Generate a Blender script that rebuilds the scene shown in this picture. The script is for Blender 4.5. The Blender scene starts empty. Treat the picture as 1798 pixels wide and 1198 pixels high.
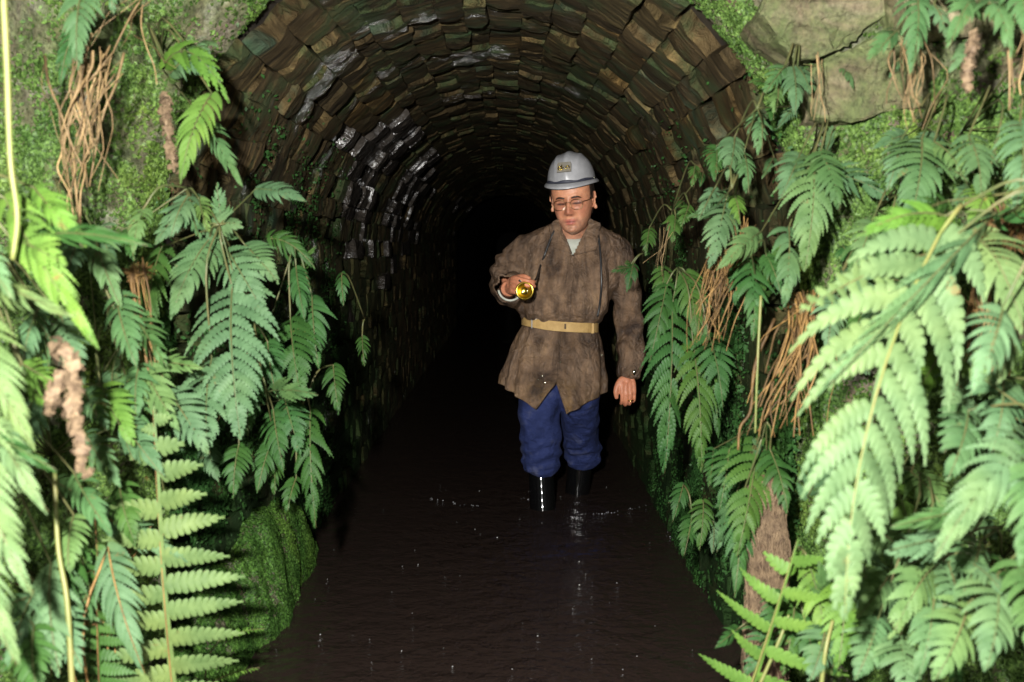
import bpy, bmesh, math, random
import numpy as np
from mathutils import Vector, Matrix, noise as mnoise
from mathutils.bvhtree import BVHTree

random.seed(7)
RNG = np.random.default_rng(11)
scn = bpy.context.scene
COL = scn.collection

# ------------------------------------------------------------------ camera, world, light, exposure
CAMZ = 1.05                       # eye height above the water (water is z = 0), tunnel runs along +Y
PITCH = math.radians(4.78)
FPX = 40.0 / 36.0 * 1798.0
cam_d = bpy.data.cameras.new('camera')
cam = bpy.data.objects.new('camera', cam_d)
COL.objects.link(cam)
cam.location = (0, 0, CAMZ)
cam.rotation_euler = (math.pi / 2 - PITCH, 0, 0)
cam_d.lens = 40.0
cam_d.sensor_width = 36.0
cam_d.clip_start = 0.02
cam_d.clip_end = 200
cam_d.dof.use_dof = True
cam_d.dof.focus_distance = 4.2
cam_d.dof.aperture_fstop = 4.6
scn.camera = cam

world = bpy.data.worlds.new('World')
scn.world = world
world.use_nodes = True
wn = world.node_tree.nodes
sky = wn.new('ShaderNodeTexSky')
sky.sky_type = 'NISHITA'
sky.sun_disc = False
SUN_EL, SUN_AZ = math.radians(58), math.radians(200)
sky.sun_elevation = SUN_EL
sky.sun_rotation = SUN_AZ
world.node_tree.links.new(sky.outputs[0], wn['Background'].inputs[0])
wn['Background'].inputs[1].default_value = 0.010      # deep shade of the cutting, exposed for flash

sun_d = bpy.data.lights.new('sun', 'SUN')
sun_d.energy = 0.04
sun_d.angle = math.radians(20)
sun_d.color = (1.0, 0.96, 0.9)
sun_o = bpy.data.objects.new('sun', sun_d)
COL.objects.link(sun_o)
sd = Vector((math.sin(SUN_AZ) * math.cos(SUN_EL), math.cos(SUN_AZ) * math.cos(SUN_EL), math.sin(SUN_EL)))
sun_o.rotation_euler = sd.to_track_quat('Z', 'Y').to_euler()
sun_o.location = sd * 30

# the photographer's flash gun, held a little above and to the left of the lens
fl_d = bpy.data.lights.new('camera_flash', 'POINT')
fl_d.energy = 1000
fl_d.shadow_soft_size = 0.025
fl_d.color = (1.0, 0.985, 0.95)
fl_o = bpy.data.objects.new('camera_flash', fl_d)
COL.objects.link(fl_o)
fl_o.location = (-0.17, -0.05, CAMZ + 0.20)

scn.view_settings.view_transform = 'Standard'
scn.view_settings.look = 'None'
scn.view_settings.exposure = 0
scn.view_settings.gamma = 1
scn.cycles.max_bounces = 4
scn.cycles.diffuse_bounces = 2
scn.cycles.transparent_max_bounces = 6
scn.cycles.use_adaptive_sampling = True
scn.cycles.adaptive_threshold = 0.025

# ------------------------------------------------------------------ helpers
def at(px, py, Y):
    """photo pixel + distance along the tunnel axis -> world point"""
    xr = (px - 899.0) / FPX
    yr = (599.0 - py) / FPX
    d = Vector((xr, math.cos(PITCH) + yr * math.sin(PITCH), -math.sin(PITCH) + yr * math.cos(PITCH)))
    return Vector((0, 0, CAMZ)) + d * (Y / d.y)

def topx(co):
    """world points (n,3) -> pixels"""
    co = np.asarray(co, float)
    x, y, z = co[..., 0], co[..., 1], co[..., 2] - CAMZ
    dep = y * math.cos(PITCH) - z * math.sin(PITCH)
    up = y * math.sin(PITCH) + z * math.cos(PITCH)
    return 899 + FPX * x / dep, 599 - FPX * up / dep

def mesh_np(name, verts, faces):
    me = bpy.data.meshes.new(name)
    verts = np.asarray(verts, np.float32)
    if isinstance(faces, np.ndarray):
        n, k = faces.shape
        me.vertices.add(len(verts)); me.vertices.foreach_set('co', verts.ravel())
        me.loops.add(n * k); me.loops.foreach_set('vertex_index', faces.astype(np.int32).ravel())
        me.polygons.add(n)
        me.polygons.foreach_set('loop_start', np.arange(0, n * k, k, dtype=np.int32))
        me.update(calc_edges=True); me.validate()
    else:
        me.from_pydata([tuple(map(float, v)) for v in verts], [], faces); me.update()
    return me

def smooth(me, on=True):
    me.polygons.foreach_set('use_smooth', [on] * len(me.polygons))

def link(name, me, mat, parent=None, loc=None):
    o = bpy.data.objects.new(name, me)
    COL.objects.link(o)
    if mat is not None and me is not None and not me.materials:
        me.materials.append(mat)
    if parent is not None:
        o.parent = parent
    if loc is not None:
        o.location = loc
    return o

def tag(o, label, cat, group=None, kind=None):
    if label: o['label'] = label
    if cat: o['category'] = cat
    if group: o['group'] = group
    if kind: o['kind'] = kind
    return o

def empty(name, loc, label, cat, group=None):
    o = bpy.data.objects.new(name, None)
    COL.objects.link(o)
    o.location = loc
    o.empty_display_size = 0.05
    return tag(o, label, cat, group)

_K = RNG.normal(size=(5, 10, 3)); _PH = RNG.uniform(0, 6.28, (5, 10))
def wob(p, scale, octaves=3):
    """cheap smooth noise, about -1..1"""
    p = np.asarray(p, float) * scale
    out = np.zeros(p.shape[:-1]); a = 1.0; tot = 0
    for o in range(octaves):
        s = np.zeros_like(out)
        for i in range(10):
            s += np.sin(p @ (_K[o, i] * 1.6) + _PH[o, i])
        out += a * s / 4.5; tot += a
        a *= 0.5; p = p * 2.1
    return out / tot

def tube_vf(pts, radii, n=10, cap=True, flat=None):
    """tapered tube through pts; flat = (axis vector, factor) squashes the section along that axis"""
    P = np.array([tuple(p) for p in pts], float); m = len(P)
    T = np.gradient(P, axis=0); T /= np.linalg.norm(T, axis=1)[:, None] + 1e-9
    ref = np.array([0, 0, 1.0]) if abs(T[0, 2]) < 0.9 else np.array([0, 1.0, 0])
    V = []; u = None
    for i in range(m):
        if u is None:
            u = np.cross(T[i], ref)
        u = u - T[i] * (u @ T[i]); u /= np.linalg.norm(u) + 1e-9
        w = np.cross(T[i], u)
        for k in range(n):
            a = 2 * math.pi * k / n
            off = radii[i] * (math.cos(a) * u + math.sin(a) * w)
            if flat is not None:
                ax = np.array(flat[0], float); ax /= np.linalg.norm(ax)
                off = off + ax * (off @ ax) * (flat[1] - 1)
            V.append(P[i] + off)
    F = []
    for i in range(m - 1):
        for k in range(n):
            k2 = (k + 1) % n
            F.append((i * n + k, i * n + k2, (i + 1) * n + k2, (i + 1) * n + k))
    if cap:
        V.append(P[0] - T[0] * radii[0] * .5); V.append(P[-1] + T[-1] * radii[-1] * .5)
        c0, c1 = len(V) - 2, len(V) - 1
        for k in range(n):
            k2 = (k + 1) % n
            F.append((c0, k2, k)); F.append((c1, (m - 1) * n + k, (m - 1) * n + k2))
    return np.array(V), F

def spline(pts, m):
    """Catmull-Rom resample"""
    P = np.array([tuple(p) for p in pts], float)
    n = len(P)
    if n == 2:
        t = np.linspace(0, 1, m)[:, None]; return P[0] * (1 - t) + P[1] * t
    Q = np.vstack([2 * P[0] - P[1], P, 2 * P[-1] - P[-2]])
    out = []
    for s in np.linspace(0, n - 1 - 1e-6, m):
        i = int(s); t = s - i
        a, b, c, d = Q[i], Q[i + 1], Q[i + 2], Q[i + 3]
        out.append(.5 * ((2 * b) + (-a + c) * t + (2 * a - 5 * b + 4 * c - d) * t * t + (-a + 3 * b - 3 * c + d) * t ** 3))
    return np.array(out)

class MB:
    def __init__(s): s.v = []; s.f = []; s.n = 0
    def add(s, V, F):
        V = np.asarray(V, float)
        s.v.append(V); s.f += [tuple(i + s.n for i in f) for f in F]; s.n += len(V)
        return s
    def tube(s, pts, radii, n=10, m=None, flat=None):
        if m:
            pts0 = pts; pts = spline(pts0, m)
            radii = np.interp(np.linspace(0, 1, m), np.linspace(0, 1, len(radii)), radii)
        return s.add(*tube_vf(pts, radii, n, flat=flat))
    def ball(s, c, r, nu=10, nv=7, rot=None):
        r = np.array(r if hasattr(r, '__len__') else (r, r, r), float)
        V = [(0, 0, 1)]
        for j in range(1, nv):
            b = math.pi * j / nv
            for i in range(nu):
                a = 2 * math.pi * i / nu
                V.append((math.sin(b) * math.cos(a), math.sin(b) * math.sin(a), math.cos(b)))
        V.append((0, 0, -1)); V = np.array(V) * r
        if rot is not None: V = V @ np.array(rot).T
        F = [(0, 1 + i, 1 + (i + 1) % nu) for i in range(nu)]
        for j in range(nv - 2):
            for i in range(nu):
                a = 1 + j * nu + i; b = 1 + j * nu + (i + 1) % nu
                F.append((a, a + nu, b + nu, b))
        l = len(V) - 1; o = 1 + (nv - 2) * nu
        F += [(l, o + (i + 1) % nu, o + i) for i in range(nu)]
        return s.add(V + np.array(tuple(c)), F)
    def box(s, c, h, M=None):
        V = np.array([(x, y, z) for x in (-1, 1) for y in (-1, 1) for z in (-1, 1)], float) * np.array(h)
        if M is not None: V = V @ np.array(M).T
        F = [(0, 1, 3, 2), (4, 6, 7, 5), (0, 4, 5, 1), (2, 3, 7, 6), (0, 2, 6, 4), (1, 5, 7, 3)]
        return s.add(V + np.array(tuple(c)), F)
    def loft(s, rings):
        n = len(rings[0]); V = np.vstack(rings); F = []
        m = len(rings)
        for i in range(m - 1):
            for k in range(n):
                k2 = (k + 1) % n
                F.append((i * n + k, i * n + k2, (i + 1) * n + k2, (i + 1) * n + k))
        V = np.vstack([V, rings[0].mean(0)[None], rings[-1].mean(0)[None]])
        c0 = m * n
        for k in range(n):
            k2 = (k + 1) % n
            F.append((c0, k2, k)); F.append((c0 + 1, (m - 1) * n + k, (m - 1) * n + k2))
        return s.add(V, F)
    def mesh(s, name='m', sm=True):
        me = mesh_np(name, np.vstack(s.v), s.f)
        if sm: smooth(me)
        return me

def remeshed(me, voxel, smooth_it=2, factor=0.5):
    o = bpy.data.objects.new('tmp', me); COL.objects.link(o)
    r = o.modifiers.new('r', 'REMESH'); r.mode = 'VOXEL'; r.voxel_size = voxel; r.use_smooth_shade = True
    if smooth_it:
        sm = o.modifiers.new('s', 'SMOOTH'); sm.iterations = smooth_it; sm.factor = factor
    dg = bpy.context.evaluated_depsgraph_get()
    out = bpy.data.meshes.new_from_object(o.evaluated_get(dg))
    bpy.data.objects.remove(o)
    smooth(out)
    return out

def get_co(me):
    a = np.empty(len(me.vertices) * 3, np.float32); me.vertices.foreach_get('co', a); return a.reshape(-1, 3).astype(float)
def get_no(me):
    a = np.empty(len(me.vertices) * 3, np.float32); me.vertices.foreach_get('normal', a); return a.reshape(-1, 3).astype(float)
def set_co(me, co):
    me.vertices.foreach_set('co', np.asarray(co, np.float32).ravel()); me.update()

# ------------------------------------------------------------------ materials
class NT:
    def __init__(s, name):
        s.m = bpy.data.materials.new(name); s.m.use_nodes = True
        s.t = s.m.node_tree; s.n = s.t.nodes; s.b = s.n['Principled BSDF']; s.out = s.n['Material Output']
    def new(s, typ, **kw):
        x = s.n.new(typ)
        for k, v in kw.items():
            if hasattr(x, k): setattr(x, k, v)
            else: x.inputs[k.replace('_', ' ').title() if k.replace('_', ' ').title() in x.inputs else k].default_value = v
        return x
    def l(s, a, b): s.t.links.new(a, b)
    def pos(s, scale=(1, 1, 1)):
        g = s.n.new('ShaderNodeNewGeometry'); mp = s.n.new('ShaderNodeVectorMath'); mp.operation = 'MULTIPLY'
        s.l(g.outputs['Position'], mp.inputs[0]); mp.inputs[1].default_value = scale
        return mp.outputs[0]
    def objpos(s, scale=(1, 1, 1)):
        g = s.n.new('ShaderNodeTexCoord'); mp = s.n.new('ShaderNodeVectorMath'); mp.operation = 'MULTIPLY'
        s.l(g.outputs['Object'], mp.inputs[0]); mp.inputs[1].default_value = scale
        return mp.outputs[0]
    def noise(s, vec, scale, detail=4, rough=.6, dist=0):
        x = s.n.new('ShaderNodeTexNoise'); x.inputs['Scale'].default_value = scale; x.inputs['Detail'].default_value = detail
        x.inputs['Roughness'].default_value = rough; x.inputs['Distortion'].default_value = dist
        s.l(vec, x.inputs['Vector']); return x.outputs['Fac']
    def ramp(s, fac, stops):
        x = s.n.new('ShaderNodeValToRGB'); e = x.color_ramp.elements
        while len(e) < len(stops): e.new(0.5)
        for i, (p, c) in enumerate(stops):
            e[i].position = p; e[i].color = (c[0], c[1], c[2], 1) if hasattr(c, '__len__') else (c, c, c, 1)
        s.l(fac, x.inputs[0]); return x.outputs[0]
    def mix(s, fac, a, b, mode='MIX'):
        x = s.n.new('ShaderNodeMix'); x.data_type = 'RGBA'; x.blend_type = mode
        for inp, v in ((x.inputs[0], fac), (x.inputs[6], a), (x.inputs[7], b)):
            if hasattr(v, 'links'): s.l(v, inp)
            elif hasattr(v, '__len__'): inp.default_value = (v[0], v[1], v[2], 1)
            else: inp.default_value = v
        return x.outputs[2]
    def math(s, op, a, b=None, clamp=False):
        x = s.n.new('ShaderNodeMath'); x.operation = op; x.use_clamp = clamp
        for i, v in enumerate((a, b)):
            if v is None: continue
            if hasattr(v, 'links'): s.l(v, x.inputs[i])
            else: x.inputs[i].default_value = v
        return x.outputs[0]
    def rand(s):
        return s.n.new('ShaderNodeObjectInfo').outputs['Random']
    def bump(s, h, strength=.5, dist=.01, normal=None):
        x = s.n.new('ShaderNodeBump'); x.inputs['Strength'].default_value = strength; x.inputs['Distance'].default_value = dist
        s.l(h, x.inputs['Height'])
        if normal is not None: s.l(normal, x.inputs['Normal'])
        s.l(x.outputs[0], s.b.inputs['Normal']); return x.outputs[0]
    def set(s, **kw):
        for k, v in kw.items():
            i = s.b.inputs[{'color': 'Base Color', 'rough': 'Roughness', 'spec': 'Specular IOR Level', 'metal': 'Metallic', 'coat': 'Coat Weight', 'coat_rough': 'Coat Roughness', 'sss': 'Subsurface Weight', 'sheen': 'Sheen Weight'}[k]]
            if hasattr(v, 'links'): s.l(v, i)
            elif hasattr(v, '__len__'): i.default_value = (v[0], v[1], v[2], 1)
            else: i.default_value = v
        return s

def simple(name, c, rough=.5, metal=0, spec=.5, c2=None, scale=30, bump=0, bscale=200, coat=0, stretch=(1, 1, 1)):
    n = NT(name)
    if c2 is not None:
        n.set(color=n.mix(n.ramp(n.noise(n.pos(stretch), scale), [(.35, 0.), (.65, 1.)]), c, c2))
    else:
        n.set(color=c)
    n.set(rough=rough, metal=metal, spec=spec, coat=coat)
    if bump: n.bump(n.noise(n.pos(stretch), bscale), bump, .003)
    return n.m

def stone_material():
    """wet, laminated slate: dark brown to ochre with green-blue stain"""
    n = NT('wet_slate')
    r = n.rand()
    strata = n.noise(n.pos((5, 42, 5)), 1.0, 6, .68, .45)
    fine = n.noise(n.pos((14, 110, 14)), 1.0, 6, .7, .5)
    body = n.ramp(strata, [(.30, (.010, .0075, .0045)), (.45, (.042, .032, .017)), (.58, (.088, .066, .034)), (.74, (.26, .195, .090))])
    tint = n.ramp(r, [(0.0, (.62, .60, .56)), (.3, (.85, .80, .72)), (.55, (1.05, .95, .80)), (.8, (.82, .86, .76)), (.93, (1.0, .85, .62)), (1.0, (1.55, 1.32, .95))])
    c = n.mix(1.0, body, tint, 'MULTIPLY')
    blotch = n.noise(n.pos((1, 1, 1)), 6.5, 5, .65)
    moss = n.noise(n.pos((1, 1, 1)), 4.0, 5, .7)
    c = n.mix(n.ramp(blotch, [(.49, 0.), (.64, .7)]), c, (.034, .060, .024))
    c = n.mix(n.ramp(n.noise(n.pos((2, 9, 2)), 1.7, 4, .6), [(.58, 0.), (.70, .45)]), c, (.032, .075, .050))
    sep = n.n.new('ShaderNodeSeparateXYZ'); n.l(n.pos(), sep.inputs[0])
    high = n.ramp(sep.outputs[2], [(0.0, .0), (.75, .0), (1.0, .0)])
    low = n.math('SUBTRACT', 1.25, sep.outputs[2])          # lower courses carry more algae, darkened to hold the ferns' shade too
    low = n.math('MULTIPLY', low, 1.5, True)
    near = n.math('MULTIPLY', n.math('SUBTRACT', 7.5, sep.outputs[1]), .4, True)
    mf = n.math('MULTIPLY', n.ramp(moss, [(.30, 0.), (.48, 1.)]), n.math('MULTIPLY', low, near), True)
    c = n.mix(mf, c, (.016, .036, .010))
    wet = n.ramp(n.noise(n.pos((1, 1, 1)), 3.2, 4, .6), [(.57, .60), (.64, .14)])
    n.set(color=c, rough=wet, spec=n.ramp(wet, [(.16, .40), (.30, .06)]))
    # a seep running down one side some way in keeps those stones streaming wet
    h = n.math('ADD', n.math('MULTIPLY', strata, .7), n.math('MULTIPLY', fine, .5))
    n.bump(h, 1.0, .05)
    return n.m

def seep_material():
    n = NT('streaming_wet_slate')
    strata = n.noise(n.pos((6, 30, 6)), 1.0, 6, .65, .35)
    c = n.ramp(strata, [(.3, (.012, .010, .009)), (.6, (.05, .042, .034)), (.8, (.13, .11, .08))])
    big = n.noise(n.pos((8, 16, 8)), 1.0, 4, .6)
    stk = n.ramp(n.noise(n.pos((14, 46, 14)), 1.0, 4, .6, .4), [(.43, 0.), (.52, 1.)])
    n.set(color=c, rough=n.ramp(stk, [(0., .6), (1., .24)]), spec=n.ramp(stk, [(0., .08), (1., .9)]), coat=stk, coat_rough=.17)
    n.bump(n.math('ADD', n.math('MULTIPLY', big, 1.0), n.math('MULTIPLY', strata, .7)), 1.0, .026)
    return n.m

def mossy_rock_material():
    n = NT('mossy_rock')
    p = n.pos()
    b = n.noise(p, 7, 6, .7)
    c = n.ramp(b, [(.28, (.020, .013, .009)), (.42, (.085, .056, .034)), (.55, (.15, .125, .085)), (.70, (.32, .31, .26))])
    g = n.noise(p, 4.2, 6, .7, .6)
    gf = n.ramp(g, [(.38, 0.), (.56, 1.)])
    gc = n.ramp(n.noise(p, 26, 4), [(.32, (.035, .058, .014)), (.5, (.085, .12, .036)), (.68, (.17, .22, .095))])
    c = n.mix(n.math('MULTIPLY', gf, .8), c, gc)
    c = n.mix(1.0, c, n.ramp(n.noise(p, 70, 5, .75), [(.34, (.35, .33, .30)), (.52, (1., 1., 1.)), (.68, (1.5, 1.5, 1.4))]), 'MULTIPLY')
    n.set(color=c, rough=.5, spec=.45)
    n.bump(n.math('ADD', n.noise(p, 26, 8, .75), n.math('MULTIPLY', n.noise(p, 120, 4), .5)), .9, .022)
    return n.m

def block_material():
    n = NT('lichened_block_stone')
    p = n.pos()
    s = n.noise(n.pos((6, 6, 16)), 1.0, 6, .65, .3)
    c = n.ramp(s, [(.28, (.035, .026, .016)), (.46, (.115, .092, .056)), (.6, (.185, .155, .10)), (.75, (.30, .26, .19))])
    g = n.ramp(n.noise(p, 6, 5, .7, .5), [(.40, 0.), (.60, .8)])
    c = n.mix(g, c, (.090, .125, .042))
    c = n.mix(1.0, c, n.ramp(n.noise(p, 60, 6, .75), [(.34, (.45, .43, .40)), (.52, (1., 1., 1.)), (.7, (1.4, 1.38, 1.3))]), 'MULTIPLY')
    c = n.mix(1.0, c, n.ramp(n.rand(), [(0., (.75, .75, .75)), (1., (1.2, 1.15, 1.05))]), 'MULTIPLY')
    n.set(color=c, rough=.6, spec=.4)
    n.bump(n.math('ADD', n.noise(p, 22, 8, .75), n.math('MULTIPLY', s, .7)), .8, .020)
    return n.m

def leaf_material(name, stops, rough=.58, tr=.18, spec=.20, brown=True, var=None):
    n = NT(name)
    r = n.rand()
    c = n.ramp(r, stops)
    v = n.ramp(n.noise(n.pos(), 28, 3), [(.3, (.66, .70, .62)), (.7, (1.22, 1.14, 1.1))])
    if var: v = n.mix(1.0, n.ramp(n.noise(n.pos(), 130, 2), [(.35, (.3, .33, .28)), (.5, (.85, .85, .8)), (.68, (1.7, 1.6, 1.5))]), n.ramp(n.noise(n.pos(), 9, 3), [(.35, (.5, .6, .5)), (.65, (1.2, 1.15, 1.1))]), 'MULTIPLY')
    c = n.mix(1.0, c, v, 'MULTIPLY')
    c = n.mix(n.ramp(n.noise(n.pos(), 5.5, 2), [(.5, 0.), (.72, .5)]), c, n.mix(1.0, c, (1.35, 1.08, .7), 'MULTIPLY'))
    if brown: c = n.mix(n.ramp(n.noise(n.pos(), 17, 5, .7), [(.66, 0.), (.73, .85)]), c, (.15, .085, .03))
    n.set(color=c, rough=rough, spec=spec)
    n.bump(n.noise(n.pos(), 260, 3), .25, .002)
    tl = n.new('ShaderNodeBsdfTranslucent'); n.l(n.mix(1.0, c, (1.1, 1.25, .5), 'MULTIPLY'), tl.inputs[0])
    mx = n.new('ShaderNodeMixShader'); mx.inputs[0].default_value = tr
    n.l(n.b.outputs[0], mx.inputs[1]); n.l(tl.outputs[0], mx.inputs[2]); n.l(mx.outputs[0], n.out.inputs[0])
    return n.m

M = {}
M['stone'] = stone_material()
M['seep'] = seep_material()
M['rock'] = mossy_rock_material()
M['block'] = block_material()
M['lining'] = simple('dark_mortar', (.012, .009, .007), .6, c2=(.03, .024, .016), scale=12, bump=.6, bscale=40)
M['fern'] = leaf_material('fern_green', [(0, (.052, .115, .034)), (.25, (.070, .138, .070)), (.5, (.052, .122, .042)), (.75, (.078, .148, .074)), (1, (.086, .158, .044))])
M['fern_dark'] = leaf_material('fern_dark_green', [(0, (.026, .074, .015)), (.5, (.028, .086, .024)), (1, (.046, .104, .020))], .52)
M['fern_lime'] = leaf_material('fern_lime_green', [(0, (.075, .165, .026)), (.5, (.095, .185, .036)), (1, (.07, .160, .022))], .55, .25)
M['fern_pale'] = leaf_material('fern_pale_green', [(0, (.088, .148, .058)), (.5, (.096, .154, .054)), (1, (.084, .144, .064))], .62, .15)
M['withered'] = simple('withered_frond', (.075, .046, .024), .8, c2=(.17, .115, .062), scale=60, bump=.5, bscale=160)
M['stalk_green'] = simple('green_stalk', (.055, .075, .022), .55, c2=(.095, .085, .030), scale=20)
M['stalk_yellow'] = simple('yellow_green_stalk', (.11, .135, .030), .55, c2=(.15, .14, .040), scale=20)
def stalk_material(name, a, b):
    n = NT(name)
    c = n.mix(n.ramp(n.noise(n.pos((1, 1, .4)), 45), [(.35, 0.), (.65, 1.)]), a, b)
    c = n.mix(1.0, c, n.ramp(n.rand(), [(0, (.35, .33, .30)), (.5, (.85, .8, .75)), (1, (1.35, 1.3, 1.2))]), 'MULTIPLY')
    n.set(color=c, rough=.6, spec=.3); n.bump(n.noise(n.pos(), 300), .3, .002)
    return n.m
M['stalk_brown'] = stalk_material('brown_stalk', (.080, .045, .016), (.23, .14, .048))
M['stalk_straw'] = stalk_material('straw_stalk', (.13, .085, .038), (.28, .20, .10))
M['moss'] = leaf_material('moss_green', [(0, (.046, .110, .020)), (1, (.055, .120, .024))], .6, .1, .2, brown=False, var=True)
M['cover'] = leaf_material('small_leaf_green', [(0, (.075, .14, .034)), (1, (.085, .15, .040))], .5, .15, var=True)
M['caudex'] = simple('root_mass', (.025, .012, .006), .85, c2=(.10, .050, .024), scale=60, bump=1.0, bscale=120, stretch=(1, 1, .35))

# ------------------------------------------------------------------ the tunnel, its stones, the rock face, the water
XC, R0, ZS = -0.073, 0.665, CAMZ          # axis, half width, springing height
YP, YEND = 2.62, 60.0                     # portal and far end
BED = -0.42

def rad(Y):
    return R0 + 0.07 * max(0.0, (3.15 - Y) / 0.5)      # the mouth is splayed a little

def profile(q, Y, extra=0.0):
    """q runs along the section: left wall foot, arch, right wall foot. Returns point, tangent, inward normal"""
    r = rad(Y) + extra
    hw = ZS - BED
    La = math.pi * R0
    if q < hw:
        return (Vector((XC - r, Y, BED + q)), Vector((0, 0, 1)), Vector((1, 0, 0)))
    if q < hw + La:
        a = math.pi - (q - hw) / R0
        return (Vector((XC + r * math.cos(a), Y, ZS + r * math.sin(a))), Vector((math.sin(a), 0, -math.cos(a))),
                Vector((-math.cos(a), 0, -math.sin(a))))
    d = q - hw - La
    return (Vector((XC + r, Y, ZS - d)), Vector((0, 0, -1)), Vector((-1, 0, 0)))
QL = 2 * (ZS - BED) + math.pi * R0

# lining behind the stones (the tunnel's own mesh), closed at the far end
V, F = [], []
nq, ny = 48, 20
ys = np.concatenate([np.linspace(YP + .05, 5, 8), np.geomspace(5.5, YEND, ny - 8)])
for j, Y in enumerate(ys):
    for i in range(nq + 1):
        V.append(profile(QL * i / nq, Y, .055)[0])
for j in range(ny - 1):
    for i in range(nq):
        a = j * (nq + 1) + i
        F.append((a, a + 1, a + nq + 2, a + nq + 1))
V.append(Vector((XC, YEND, .6))); c = len(V) - 1
for i in range(nq): F.append((c, (ny - 1) * (nq + 1) + i, (ny - 1) * (nq + 1) + i + 1))
tunnel = link('tunnel', mesh_np('tunnel', [tuple(v) for v in V], F), M['lining'])
tag(tunnel, 'dark arched tunnel of rough wet slate slabs running straight into the hill', 'tunnel')

# irregular slab shapes, shared by all stones: x across, y along the tunnel, z into the opening
def slab_mesh(k):
    rg = np.random.default_rng(100 + k)
    N = 4
    g = np.linspace(-.5, .5, N)
    out, F = [], []
    jit = rg.normal(0, .04, (N, N, 2))
    hh = rg.normal(0, .10, (N, N))
    tilt = rg.normal(0, .14, 2)
    for j in range(N):
        for i in range(N):
            x, y = g[i] + jit[j, i, 0], g[j] + jit[j, i, 1]
            edge = (i in (0, N - 1)) + (j in (0, N - 1))
            out.append((x * (.93 if edge else 1), y * (.95 if edge else 1), hh[j, i] + tilt[0] * x + tilt[1] * y - .05 * edge - .10 * (edge == 2)))
    for j in range(N - 1):
        for i in range(N - 1):
            a = j * N + i
            F.append((a, a + 1, a + N + 1, a + N))
    ring = [i for i in range(N)] + [j * N + N - 1 for j in range(1, N)] + [(N - 1) * N + i for i in range(N - 2, -1, -1)] + [j * N for j in range(N - 2, 0, -1)]
    b0 = len(out)
    for idx in ring:
        x, y, z = out[idx]
        out.append((x * 1.05, y * 1.04, z - .28 - .1 * abs(rg.normal())))
    b1 = len(out)
    for idx in ring:
        x, y, z = out[idx]
        out.append((x * 1.0, y * 1.0, -2.6))
    n = len(ring)
    for k2 in range(n):
        k3 = (k2 + 1) % n
        F.append((ring[k3], ring[k2], b0 + k2, b0 + k3))
        F.append((b0 + k3, b0 + k2, b1 + k2, b1 + k3))
    me = mesh_np('slab', out, F)
    return me
SLABS = [slab_mesh(k) for k in range(16)]
SLABS_SEEP = []
for m_ in SLABS:
    m2 = m_.copy(); m2.materials.append(M['seep']); SLABS_SEEP.append(m2)
    m_.materials.append(M['stone'])

stones = []
q = (ZS - BED) - 9 * .125 - .02
rs = random.Random(3)
courses = []
while q < QL - .30:
    w = rs.uniform(.062, .108)
    courses.append((q, w)); q += w
for (q0, w) in courses:
    Y = YP + .03 + rs.uniform(0, .18)
    while Y < 15:
        L = rs.uniform(.10, .27) * (1 if Y < 7 else 1.5)
        qc = q0 + w / 2
        p, t, nrm = profile(qc, Y + L / 2)
        slope = (rad(Y + L) - rad(Y)) / L
        ax = Vector((0, 1, 0)) - nrm * slope
        deep = min(1, max(0, (Y - 4.5) / 3)); pro = rs.gauss(0, .009 - .0075 * deep) + .004
        rot = Matrix((t, ax.normalized(), nrm)).transposed()
        rot = rot @ Matrix.Rotation(rs.gauss(0, .035), 3, 'X') @ Matrix.Rotation(rs.gauss(0, .04), 3, 'Y') @ Matrix.Rotation(rs.gauss(0, .025), 3, 'Z')
        dist = Y + L / 2
        vis = abs(nrm.x * (p.x) + nrm.z * (p.z - CAMZ)) / dist
        size = w * L * vis / dist ** 2
        if p.z < -.03: size = 0
        cx_, cy_ = topx([tuple(p)]); cx_, cy_ = cx_[0], cy_[0]
        if cy_ < -70: size *= .05
        ang = math.degrees(math.atan2(p.z - ZS, XC - p.x))
        shade_seep_band = 4.6 < dist < 5.7 or 6.3 < dist < 7.8
        seep = nrm.x > 0.1 and rs.random() < ((.75 if 12 < ang < 54 else .3 if -25 < ang <= 12 else 0) if shade_seep_band else (.10 if -10 < ang < 50 and dist > 3.4 else 0))
        if seep: pro = rs.uniform(-.015, .045)
        stones.append((size, p + nrm * pro, rot, (w * 1.07, L * 1.04, .022 - .014 * deep), rs.randrange(16), seep))
        Y += L
stones.sort(key=lambda s: -s[0])
for i, (sz, p, rot, sc, k, seep) in enumerate(stones[:300]):
    o = bpy.data.objects.new('stone', (SLABS_SEEP if seep else SLABS)[k])
    COL.objects.link(o); o.parent = tunnel
    o.matrix_local = Matrix.Translation(p) @ rot.to_4x4() @ Matrix.Diagonal((sc[0], sc[1], sc[2], 1))
slab_np = [(get_co(m), [tuple(p.vertices) for p in m.polygons]) for m in SLABS]
for flag, matn in ((False, 'stone'), (True, 'seep')):
    mb = MB()
    for (sz, p, rot, sc, k, seep) in stones[300:]:
        if seep != flag: continue
        vv, ff = slab_np[k]
        mb.add((vv * np.array(sc)) @ np.array(rot).T + np.array(p), ff)
    if mb.n:
        o = link('distant_stones', mb.mesh('distant_stones', False), M[matn], tunnel); o['kind'] = 'stuff'

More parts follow.
